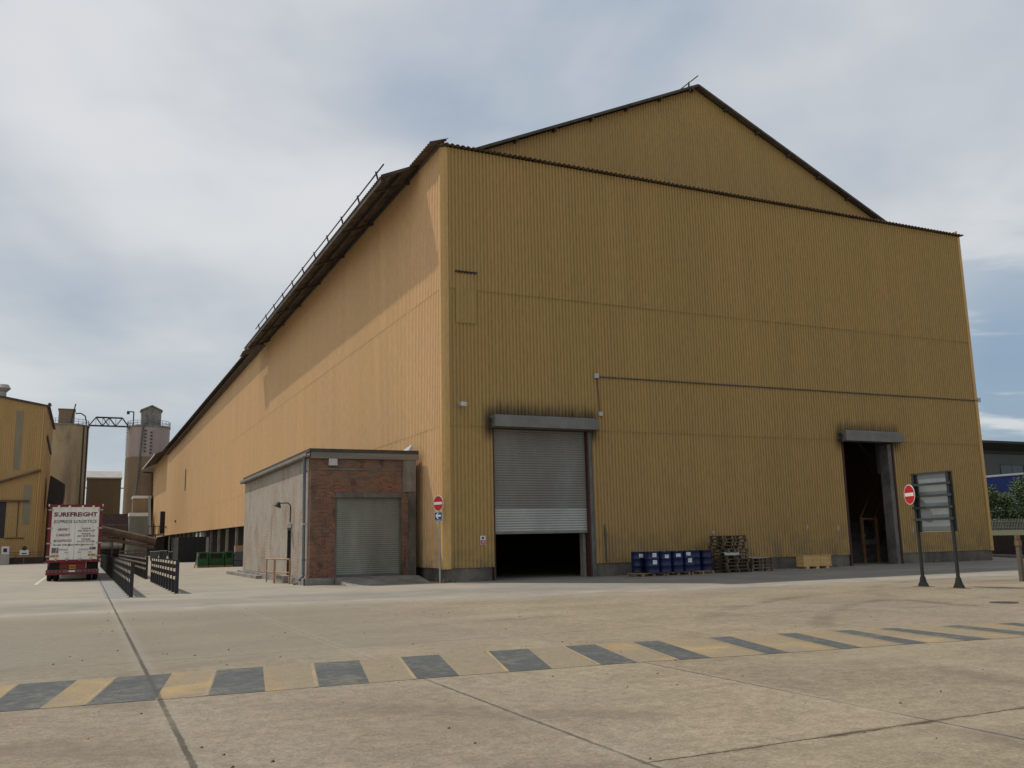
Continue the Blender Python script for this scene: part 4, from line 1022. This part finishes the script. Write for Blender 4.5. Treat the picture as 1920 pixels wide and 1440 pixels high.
for i, (x, y, w, h, lab) in enumerate(((-5.85, 85, .95, 1.25, "left grey blue waste bin left of the black container"), (-4.75, 86, .9, 1.3, "middle grey blue waste bin left of the black container"), (-3.6, 87, .9, 1.15, "waste bin closest to the black container, on its left"))):
    t = thing("waste_bin", lab, "bin", (x, y, 0), 0, "grey blue waste bins")
    MB().add([(.06, .06, .12), (w-.06, .06, .12), (w-.06, .84, .12), (.06, .84, .12), (0, 0, h-.12), (w, 0, h-.12), (w, .9, h-.12), (0, .9, h-.12)], [(0, 1, 2, 3), (4, 5, 6, 7), (0, 1, 5, 4), (1, 2, 6, 5), (2, 3, 7, 6), (3, 0, 4, 7)]).build("body", m_bin, t)
    MB().prism([(-.03, h-.115), (-.03, h-.06), (.45, h), (.93, h-.06), (.93, h-.115)], 0, -.02, w+.02).build("lid", m_bin, t)
    for xx in (.15, w-.15): MB().cyl((xx-.04, .15, .07), (xx+.04, .15, .07), .07, 10).build("wheel", m_rubber, t)
tf = thing("timber_fence", "low brown timber post and rail fence beyond the barriers", "fence", (-8.9, 96, 0))
for i in range(4): MB().box(i*.95-.08, i*.95+.08, -.06, .06, 0, 1.5).build("post", m_pipe, tf)
for z in (.5, .9, 1.3): MB().box(-.1, 2.95, -.09, -.062, z-.08, z+.08).build("rail", m_pipe, tf)

# ================================================================== FAR PLANT ON THE LEFT
# yellow shed on the left edge
LY = 100.0
lb_ = thing("yellow_shed", "ochre corrugated shed with sloping roof and grey translucent strips at the left edge", "shed", (-18.7, LY, 0))
LO = (-18.7, LY, 0)
def lsp(a, b, mid): return [(0, 0, 22.9-.18*(a)*1.0 if False else 20.55+.18*(22-a)*1.0, 20.55+.18*(22-b)*1.0)]
w1 = MB().corr((-40.7, LY, 0), (1, 0, 0), (0, 0, 1), (0, -1, 0), 22.0, lsp, pitch=.25, depth=.04)
w1.build("front_wall", m_lbld, lb_, LO, sharp=False)
MB().corr((-18.7, LY, 0), (0, 1, 0), (0, 0, 1), (1, 0, 0), 25.0, [(0, 20.5)], pitch=.25, depth=.04).build("side_wall", m_lbld, lb_, LO, sharp=False)
MB().prism([(-41, 24.6), (-18.3, 20.52), (-18.3, 20.75), (-41, 24.85)], 1, LY-.25, LY+25.5).build("roof", m_roofedge, lb_, LO)
MB().box(-22.15, -21.35, LY-.06, LY-.045, 12.1, 19.9).build("rooflight_strip", m_translucent, lb_, LO)
MB().box(-20.72, -19.8, LY-.06, LY-.045, 5.0, 10.1).build("rooflight_strip", m_translucent, lb_, LO)
MB().cyl((-24.5, LY-.35, 10.1), (-18.9, LY-.35, 12.05), .16, 10).build("conveyor_pipe", m_pipe, lb_, LO)
MB().box(-26, -22.6, LY-.07, LY-.043, 3.3, 8.0).build("dark_opening", m_black, lb_, LO)
MB().box(-24.5, -20.0, LY-.3, LY-.075, 7.9, 8.15).build("beam", m_pipe, lb_, LO)
MB().box(-22.6, -20.3, LY-.15, LY-.05, 3.2, 3.32).build("ledge", m_pipe, lb_, LO)
MB().cyl((-21.2, LY-.12, 3.4), (-21.2, LY-.12, 7.9), .05, 8).build("downpipe", m_pipe, lb_, LO)
MB().cyl((-19.1, LY-.1, 3), (-19.0, LY-.1, 20), .06, 8).build("downpipe", m_trim, lb_, LO)
MB().beam((-18.55, LY+4, 17.0), (-18.55, LY+20, 16.2), .2, .4).build("side_pipe", m_roofedge, lb_, LO)
vt = MB().cyl((-24.2, LY+2, 21.4), (-24.2, LY+2, 22.6), .5, 14).cyl((-24.2, LY+2, 22.6), (-24.2, LY+2, 23.1), .5, 14, 1.0).cyl((-24.2, LY+2, 23.1), (-24.2, LY+2, 23.6), 1.0, 14, .7)
vt.build("roof_vent", m_palegrey, lb_, LO)
MB().cyl((-18.4, LY, 20.7), (-18.4, LY, 21.1), .3, 10, .15).build("finial", m_dark, lb_, LO)
lw = thing("low_wall", "low dark wall with a wire rail in front of the left yellow shed", "wall", (-27, 96, 0))
MB().box(0, 9.3, 0, .25, 0, .8).build("base", m_brown, lw)
for i in range(7): MB().box(.2+i*1.45, .26+i*1.45, .1, .16, .8, 1.45).build("post", m_steel, lw)
MB().box(0, 9.3, .11, .15, 1.38, 1.44).box(0, 9.3, .11, .15, 1.08, 1.12).build("wire_rail", m_dark, lw)
kb = thing("weighing_kiosk", "small cream cabinet with a dark screen standing by the low wall", "cabinet", (-22.0, 94.8, 0))
MB().box(-.5, .5, 0, .6, 0, 1.25).build("base", m_palegrey, kb)
hd = MB().box(-.42, .42, .02, .55, 1.255, 2.2).build("head", m_white, kb); MB().box(-.2, .2, -.01, .018, 1.5, 1.95).build("screen", m_dark, hd)
ps = thing("notice_board", "white notice board with a blue band on a post by the low wall", "notice", (-19.9, 94.8, 0))
MB().box(-.04, .04, 0, .05, 0, 1.4).build("post", m_steel, ps)
nb = MB().box(-.5, .5, -.03, -.004, 1.1, 1.7).build("board", m_white, ps); MB().box(-.3, .3, -.04, -.032, 1.2, 1.35).build("blue_band", m_blue, nb)
MB().cyl((0, -.02, 1.92), (0, -.04, 1.92), .28, 18).build("disc", m_dark, ps)
# dark chute behind the left shed
chl = thing("loading_chute", "dark sheeted loading chute between the left shed and the lorry", "chute", (-17.9, 110, 0))
MB().prism([(-.45, 7.6), (1.55, 7.6), (1.75, 9.4), (1.75, 10.9), (-.05, 12.1), (-.2, 12.1)], 1, 0, 5).build("hood", m_dark, chl)
for x in (-.2, 1.3): MB().box(x-.15, x+.15, .2, .5, 0, 7.6).build("leg", m_dark, chl)

def ring_rail(parent, off, cx, cy, r, z, n=26, mt=m_steel):
    mb = MB()
    for h in (.6, 1.15):
        pts = [(cx+r*cos(2*pi*i/n)-off[0], cy+r*sin(2*pi*i/n)-off[1], z+h) for i in range(n+1)]
        mb.tube(pts, .05, 5)
    for i in range(n):
        mb.cyl((cx+r*cos(2*pi*i/n)-off[0], cy+r*sin(2*pi*i/n)-off[1], z), (cx+r*cos(2*pi*i/n)-off[0], cy+r*sin(2*pi*i/n)-off[1], z+1.15), .05, 5)
    return mb.build("top_railing", mt, parent)
SLt = thing("concrete_silo", "tall tan concrete silo with a boxy roof hut, left of the bridge", "silo", (-18.8, 195.2, 0), 0, "silos joined by a bridge")
MB().cyl((0, 0, 0), (0, 0, 29.4), 5.15, 48).build("drum_wall", m_silo, SLt)
MB().cyl((0, 0, 29.402), (0, 0, 29.75), 5.3, 48).build("top_slab", m_conc, SLt)
MB().box(-1.3, 2.0, -2.2, 1.5, 29.76, 33.2).box(-1.45, 2.15, -2.35, 1.65, 33.202, 33.45).build("roof_hut", m_silobrown, SLt)
ring_rail(SLt, (0, 0), 0, 0, 5.1, 29.75)
MB().tube([(2.2, -2.4, 32.4), (3.3, -2.8, 32.4), (4.2, -3, 31.8), (4.5, -3, 30.5), (4.5, -2.9, 29.8)], .14, 7).build("duct", m_dark, SLt)
MB().cyl((1.3, -2.6, 29.8), (2.1, -2.6, 34.6), .13, 7).build("vent_pipe", m_dark, SLt)
for x in (4.1, 4.9): MB().cyl((x, -math.sqrt(max(.05, 5.2**2-x*x))-.12, 0), (x, -math.sqrt(max(.05, 5.2**2-x*x))-.12, 29.6), .16, 8).build("riser_pipe", m_dark, SLt)
SRt = thing("painted_silo", "tall silo painted pale pink above and brown below, right of the bridge", "silo", (-.74, 195.0, 0), 0, "silos joined by a bridge")
MB().cyl((0, 0, 0), (0, 0, 22.6), 4.85, 48).build("lower_wall", m_silobrown, SRt)
MB().cyl((0, 0, 22.602), (0, 0, 29.6), 4.72, 48).build("upper_wall", m_silopink, SRt)
MB().cyl((0, 0, 29.602), (0, 0, 30.0), 4.85, 48).build("top_slab", m_conc, SRt)
hut = MB().prism([(-1.9, 30.0), (-1.9, 33.6), (.3, 34.6), (2.4, 33.6), (2.4, 30.0)], 1, -3.4, .5).build("roof_hut", m_conc, SRt)
MB().prism([(-2.2, 33.45), (-2.2, 33.7), (.3, 34.9), (2.7, 33.7), (2.7, 33.45), (.3, 34.62)], 1, -3.7, .8).build("hut_roof", m_conc, hut)
ring_rail(SRt, (0, 0), 0, 0, 4.75, 30.0)
MB().tube([(-3.6, -2.7, 30), (-3.6, -2.7, 33.2), (-4.7, -2.7, 33.2)], .14, 7).box(-5.1, -4.5, -3.0, -2.4, 32.6, 33.3).build("floodlight", m_dark, SRt)
MB().tube([(-1.5, -4.75, 30.4), (-2.2, -4.9, 18), (-2.55, -5.2, 12.6)], .2, 8).build("feed_pipe", m_steel, SRt)
for col_x, zs in ((-.95, (28.6, 27.8, 27.0, 26.2, 25.4, 24.6, 23.8)), (.35, (28.2, 27.4, 26.6, 25.8, 25.0, 24.2, 23.4))):
    for z in zs:
        yq = -math.sqrt(4.72**2-col_x**2)
        MB().prism([(col_x-.3, z+.16), (col_x+.3, z+.16), (col_x+.05, z-.16), (col_x-.05, z-.16)], 1, yq-.28, yq+.02).build("bracket", m_dark, SRt)
for z in [23+i*.55 for i in range(12)]:
    MB().box(-4.95, -4.66, -.4, .2, z, z+.16).build("step_iron", m_steel, SRt)
# lattice bridge
br_ = thing("lattice_bridge", "dark steel lattice footbridge spanning between the two silo tops", "footbridge", (-9.6, 193, 29.75))
A, B_ = -4.1, 4.3
for yo in (-.7, .7):
    ch = MB()
    zb_, zt_ = .0, 1.95
    ch.beam((A, yo, zb_), (B_, yo, zb_), .16, .18).beam((A+1.4, yo, zt_), (B_-1.4, yo, zt_), .16, .18)
    xs_ = [A, A+1.4, A+2.8, A+4.2, A+5.6, A+7.0, B_]
    ch.beam((A, yo, zb_), (A+1.4, yo, zt_), .12, .14).beam((B_, yo, zb_), (B_-1.4, yo, zt_), .12, .14)
    for i in range(4):
        x0_, x1_ = A+1.4+i*1.4, A+2.8+i*1.4
        if i % 2 == 0: ch.beam((x0_, yo, zt_), (x1_, yo, zb_), .12, .14)
        else: ch.beam((x0_, yo, zb_), (x1_, yo, zt_), .12, .14)
        ch.beam((x0_, yo, zb_), (x0_, yo, zt_), .07, .07)
    ch.beam((A+2.8+1.4, yo, zb_), (A+2.8, yo, zt_), .10, .10).build("side_truss", m_dark, br_)
MB().box(A, B_, -.6, .6, -.14, -.092).build("deck", m_steel, br_)
# hopper tower between the silos
ht = thing("hopper_tower", "brown clad tower with a pale sloping roof low between the silos", "tower", (-9.66, 205, 0))
MB().box(-3.8, 3.8, 0, 8, 0, 18.4).build("walls", m_hopper, ht)
MB().prism([(-.3, 18.402), (-.3, 18.7), (3.5, 20.5), (4.5, 20.5), (8.2, 18.6), (8.2, 18.402)], 0, -3.95, 3.95).build("roof", m_palegrey, ht)
MB().tube([(-4.6, 1, 16.2), (6.5, 1, 16.2)], .14, 6).build("catwalk_pipe", m_dark, ht)
# stepped sheds below the right silo
ga = thing("clad_shed", "brown box shed with white coping at the foot of the painted silo", "shed", (-2.1, 184, 0))
MB().box(-1.75, 1.85, 0, 6, 0, 12.6).build("walls", m_silobrown, ga); MB().box(-1.85, 1.95, -.1, 6.1, 12.602, 13.2).build("coping", m_white, ga)
gb = thing("clad_shed", "grey green sheeted shed with a white top band beside the long yellow wall", "shed", (-2.7, 176, 0))
MB().corr((-2.05, 0, 0), (1, 0, 0), (0, 0, 1), (0, -1, 0), 4.1, [(0, 8.4)], pitch=.3, depth=.05).box(-2.05, 2.05, .02, 6, 0, 8.4).build("walls", m_greenshed, gb, sharp=False); MB().box(-2.15, 2.15, -.1, 6.1, 8.42, 9.15).build("top_band", m_white, gb)
# dark lean-to, tanker, ducts
le = thing("lean_to_shed", "dark open fronted lean-to with a purple brown sheet roof behind the lorry", "shed", (-9.6, 150, 0))
MB().corr((-4.2, -.5, 4.1), (1, 0, 0), Vector((0, 1, .52)).normalized(), Vector((0, -.52, 1)).normalized(), 8.0, [(0, 9.0)], pitch=.3, depth=.08).build("roof", m_rustroof, le, sharp=False)
MB().box(-4.2, 3.8, 7.7, 7.9, 0, 8.1).build("back_wall", m_bayboard, le)
for x in (-3.6, -1.2, 1.1, 3.5): MB().box(x-.14, x+.14, -.1, .16, 0, 4.2).build("post", m_pipe, le)
MB().box(-4.2, 3.8, -.5, -.35, 3.75, 4.08).build("eaves_beam", m_pipe, le)
MB().tube([(-4.2, -.7, 6.2), (3.8, -.7, 5.9)], .05, 6).build("cable_tray", m_steel, le)
tk = thing("road_tanker", "silver road tanker parked under the dark lean-to", "tanker", (-8.9, 152.5, 0))
MB().cyl((-2.6, 0, 2.55), (2.2, 0, 2.55), 1.12, 26).build("tank", m_tank, tk)
MB().box(-2.6, 2.5, -.8, .8, .8, 1.3).build("chassis", m_dark, tk)
for x in (-1.9, -.8, 1.6):
    for yo in (-.95, .75): MB().cyl((x, yo, .5), (x, yo+.25, .5), .5, 18).build("wheel", m_rubber, tk)
for x in (-1.6, 0, 1.4): MB().cyl((x, 0, 2.55), (x+.08, 0, 2.55), 1.145, 26).build("band", m_steel, tk)
du = thing("sloping_duct", "thick brown sloping conveyor duct running from behind the lorry to the long wall", "duct", (-8, 140, 0))
MB().cyl((-9, 0, 6.6), (6.3, 0, 2.75), .66, 18).build("gallery", m_pipe, du)
MB().cyl((-9, -.4, 4.8), (6.0, -.4, 1.75), .30, 12).build("lower_pipe", m_pipe, du)
for x, z in ((1.45, 3.6), (-5.0, 5.2)): MB().box(x-.12, x+.12, -.2, .1, 0, z).build("trestle", m_palegrey if x > 0 else m_pipe, du)
for x in (-4, -1, 2, 4.5): MB().cyl((x, 0, 6.6-(x+9)*.2516), (x+.15, 0, 6.6-(x+9.15)*.2516), .72, 18).build("flange", m_pipe, du)
sp_ = thing("steel_platform", "dark steel stair platform and cabinet against the far end of the long wall", "platform", (-1.2, 146, 0))
MB().box(.55, 1.5, 0, 1.2, 4.2, 8.3).build("cabinet", m_container, sp_)
MB().box(-1.6, 1.5, -1.0, 1.6, 3.9, 4.1).build("deck", m_dark, sp_)
for x in (-1.5, -.2, 1.2): MB().box(x-.1, x+.1, -.9, -.7, 0, 3.9).build("leg", m_dark, sp_)
for x in (-1.5, -.9, -.3, .3): MB().box(x-.05, x+.05, -.95, -.87, 4.1, 5.6).build("baluster", m_dark, sp_)
MB().box(-1.55, .4, -.96, -.86, 5.5, 5.62).build("handrail", m_dark, sp_)
MB().box(-1.6, 1.2, 0.1, 1.4, 1.0, 3.5).build("machine_housing", m_dark, sp_)
MB().beam((-.4, 12, 4), (.2, 30, 12.5), .5, .4).build("inclined_leg", m_dark, sp_)

# ================================================================== RIGHT HAND BACKGROUND
# raised ground behind the retaining wall
PA, PB = Vector((33.5, -4.0, 0)), Vector((62.0, 39.85, 0))
bk = MB().add([(33.75, -4.0, 1.28), (62.2, 39.8, 1.28), (110, 62, 1.62), (400, 62, 1.7), (400, 400, 1.8), (140, 400, 1.8), (62, 60, 1.5), (300, -10, 1.5)], [(0, 1, 2, 3, 7), (1, 6, 2), (2, 6, 5, 4, 3)])
bk.add([(33.75, -4.0, 1.28), (300, -10, 1.5), (300, -12.5, -.02), (33.75, -4.6, -.02)], [(0, 1, 2, 3)])
struct(bk.build("grass_bank", m_grass, None))
dv = (PB-PA).normalized(); nv = Vector((dv.y, -dv.x, 0))
rw = MB(); L_ = (PB-PA).length
base = [PA, PB, PB+nv*.3, PA+nv*.3]
rw.add([(*q.xy, 0) for q in base]+[(*q.xy, 1.27) for q in base], [(0, 1, 2, 3), (4, 5, 6, 7), (0, 1, 5, 4), (1, 2, 6, 5), (2, 3, 7, 6), (3, 0, 4, 7)])
rwt = thing("retaining_wall", "low dark brown brick retaining wall with grass above at the right edge", "wall", (36, 0, 0))
rw.build("wall", m_brown, rwt, (36, 0, 0))
kbm = MB(); q0, q1 = PA-nv*.9, PB-nv*.9
kbm.add([(*q.xy, z) for z in (0, .12) for q in (q0, q1, PB-nv*.01, PA-nv*.01)], [(0, 1, 2, 3), (4, 5, 6, 7), (0, 1, 5, 4), (1, 2, 6, 5), (2, 3, 7, 6), (3, 0, 4, 7)])
struct(kbm.build("kerb", m_conc))
pf = thing("palisade_fence", "grey galvanised palisade fence below the bushes at the right edge", "fence", (108, 61, 1.6))
for i in range(70):
    x = i*.36
    if i < 51: MB().prism([(x-.05, 0), (x+.05, 0), (x+.05, 1.62), (x, 1.78), (x-.05, 1.62)], 1, -.02, .01).build("pale", m_palis, pf)
MB().box(-.2, 18.2, .012, .06, .35, .43).box(-.2, 18.2, .012, .06, 1.3, 1.38).build("fence_rail", m_palis, pf)

def shrub(loc, w, h, n, label, seed):
    r = random.Random(seed)
    t = thing("shrub", label, "shrub", loc, 0, "bushes behind the palisade fence")
    tm = MB()
    blobs = []
    for i in range(9):
        a = r.uniform(0, 2*pi); q = r.uniform(.1, .62)*w/2
        blobs.append((q*cos(a), q*sin(a), h*r.uniform(.38, .86), w*r.uniform(.16, .27), h*r.uniform(.11, .18)))
    for bq in blobs[:6]:
        tm.cyl((r.uniform(-.2, .2), r.uniform(-.2, .2), -.15), (bq[0]*.5, bq[1]*.5, bq[2]*.55), .10, 6, .06)
        tm.cyl((bq[0]*.5, bq[1]*.5, bq[2]*.55), (bq[0], bq[1], bq[2]), .06, 6, .02)
    tm.build("stems", m_bark, t)
    lf = MB()
    # low skirt plus clumps
    for i in range(4):
        a = 2*pi*i/4+r.uniform(-.4, .4); blobs.append((w*.33*cos(a), w*.33*sin(a), h*.25, w*.26, h*.22))
    for i in range(n):
        bq = r.choice(blobs)
        th = r.uniform(0, 2*pi); u_ = r.uniform(-1, 1); rr_ = r.uniform(.55, 1.06)
        c = Vector((bq[0]+bq[3]*rr_*math.sqrt(1-u_*u_)*cos(th), bq[1]+bq[3]*rr_*math.sqrt(1-u_*u_)*sin(th), bq[2]+bq[4]*1.3*rr_*u_))
        if c.z < .1: c.z = .1
        s_l = r.uniform(.10, .24)
        a_ = Vector((r.uniform(-1, 1), r.uniform(-1, 1), r.uniform(-.6, .8))).normalized(); b_v = a_.cross(Vector((r.uniform(-1, 1), r.uniform(-1, 1), r.uniform(-1, 1)))).normalized()
        lf.add([c-a_*s_l, c+b_v*s_l*.55, c+a_*s_l, c-b_v*s_l*.55], [(0, 1, 2, 3)])
    lf.build("foliage", m_leaf, t, sharp=False)
shrub((118.5, 66.5, 1.5), 7.0, 7.3, 4200, "bush closest to the yellow warehouse corner behind the palisade fence", 1)
shrub((123.5, 67.5, 1.5), 6.6, 7.9, 4200, "rounded bush second from the warehouse corner, just below the blue sheeting", 2)
shrub((128.5, 66.8, 1.5), 6.8, 8.6, 4200, "third bush from the warehouse corner behind the fence", 3)
shrub((133.2, 67.0, 1.5), 7.2, 10.2, 4200, "tallest bush, at the very right edge of the photo", 4)
shrub((120.9, 63.9, 1.5), 4.6, 3.6, 2600, "low bush close behind the palisade fence, left one", 5)
shrub((126.5, 63.9, 1.5), 5.0, 3.9, 2600, "low bush close behind the palisade fence, right one", 6)
bs = thing("blue_shed", "bright blue sheeted shed with a white roof edge above the bushes", "shed", (124, 75, 1.6))
MB().prism([(0, -1), (24, -1), (24, 10.4), (0, 8.75)], 1, 0, 8).build("walls", m_blueshed, bs)
MB().prism([(-.2, 8.76), (24.2, 10.42), (24.2, 10.72), (-.2, 9.06)], 1, -.2, 8.2).build("roof_edge", m_white, bs)
gy = thing("office_building", "charcoal grey clad building with a dark overhanging roof beyond the bushes", "building", (148, 97, 1.5))
MB().box(0, 60, 0, 20, 0, 16.4).build("walls", m_greybld, gy)
MB().prism([(-2.6, 18.4), (-2.6, 18.9), (22, 18.9), (22, 16.402), (-.2, 16.402), (-.4, 17.0)], 0, -1, 61).build("roof", m_greyfas, gy)
for x in (17.0, 24.6, 32.2, 39.8):
    wn_ = MB().box(x, x+7.4, -.08, -.004, 11.0, 14.1).build("window", m_greyfas, gy)
    MB().box(x+.15, x+3.6, -.11, -.082, 11.15, 13.95).box(x+3.8, x+7.25, -.11, -.082, 11.15, 13.95).build("pane", m_glass, wn_)

# stray crumbs and stones on the concrete nearby
st_ = MB(); r_ = random.Random(11)
for i in range(260):
    y = -30.5+r_.random()**1.4*22; x = r_.uniform(-14, 6); s_s = r_.uniform(.006, .022)
    vs = [Vector((x, y, 0))+Vector((r_.uniform(-1, 1), r_.uniform(-1, 1), 0))*s_s for _ in range(4)]
    st_.add([(x-s_s, y, 0), (x, y-s_s*.8, 0), (x+s_s, y+s_s*.2, 0), (x, y+s_s, 0), (x+s_s*.1, y, s_s*.9)], [(0, 1, 4), (1, 2, 4), (2, 3, 4), (3, 0, 4)])
o = st_.build("gravel_crumbs", m_pipe); o['kind'] = 'stuff'; o['label'] = "scattered small dark stones on the concrete yard"; o['category'] = "gravel"

def weed(loc, h, n, label, seed):
    r = random.Random(seed); mb = MB()
    for i in range(n):
        a = r.uniform(0, 2*pi); L = h*r.uniform(.5, 1.1); sp = r.uniform(.1, .6)
        b0 = Vector((r.uniform(-.09, .09), r.uniform(-.06, .06), 0)); t1 = b0+Vector((cos(a)*sp*L*.5, sin(a)*sp*L*.5, L*.6)); t2 = b0+Vector((cos(a)*sp*L*1.2, sin(a)*sp*L*1.2, L*.85))
        w = Vector((-sin(a), cos(a), 0))*r.uniform(.006, .014)
        mb.add([b0-w, b0+w, t1+w*.9, t1-w*.9, t2], [(0, 1, 2, 3), (3, 2, 4)])
    o = mb.build("weed_tuft", m_weed, None, sharp=False); return tag(o, label, "weed", "weeds at the foot of the walls", loc)
m_weed = mat("dry pale weed", (0.30, 0.27, 0.16), (0.16, 0.19, 0.08), 8.0, rough=.9)
weed((-.10, -.16, 0), .22, 60, "pale dry weed tuft at the warehouse corner beside the no entry pole", 1)
weed((.35, -.10, 0), .12, 36, "small dry weed tuft at the plinth just right of the warehouse corner", 2)
weed((-5.25, 3.4, 0), .12, 36, "small weed at the outbuilding kerb below the blue grey downpipe", 3)
weed((16.3, -.10, 0), .16, 40, "weed tuft at the plinth between the low pallet stack and the crate", 4)
weed((27.6, -.10, 0), .18, 44, "weed tuft at the plinth right of the right-hand doorway", 5)
weed((20.6, -.10, 0), .15, 40, "weed tuft at the plinth between the crate and the right-hand doorway", 6)
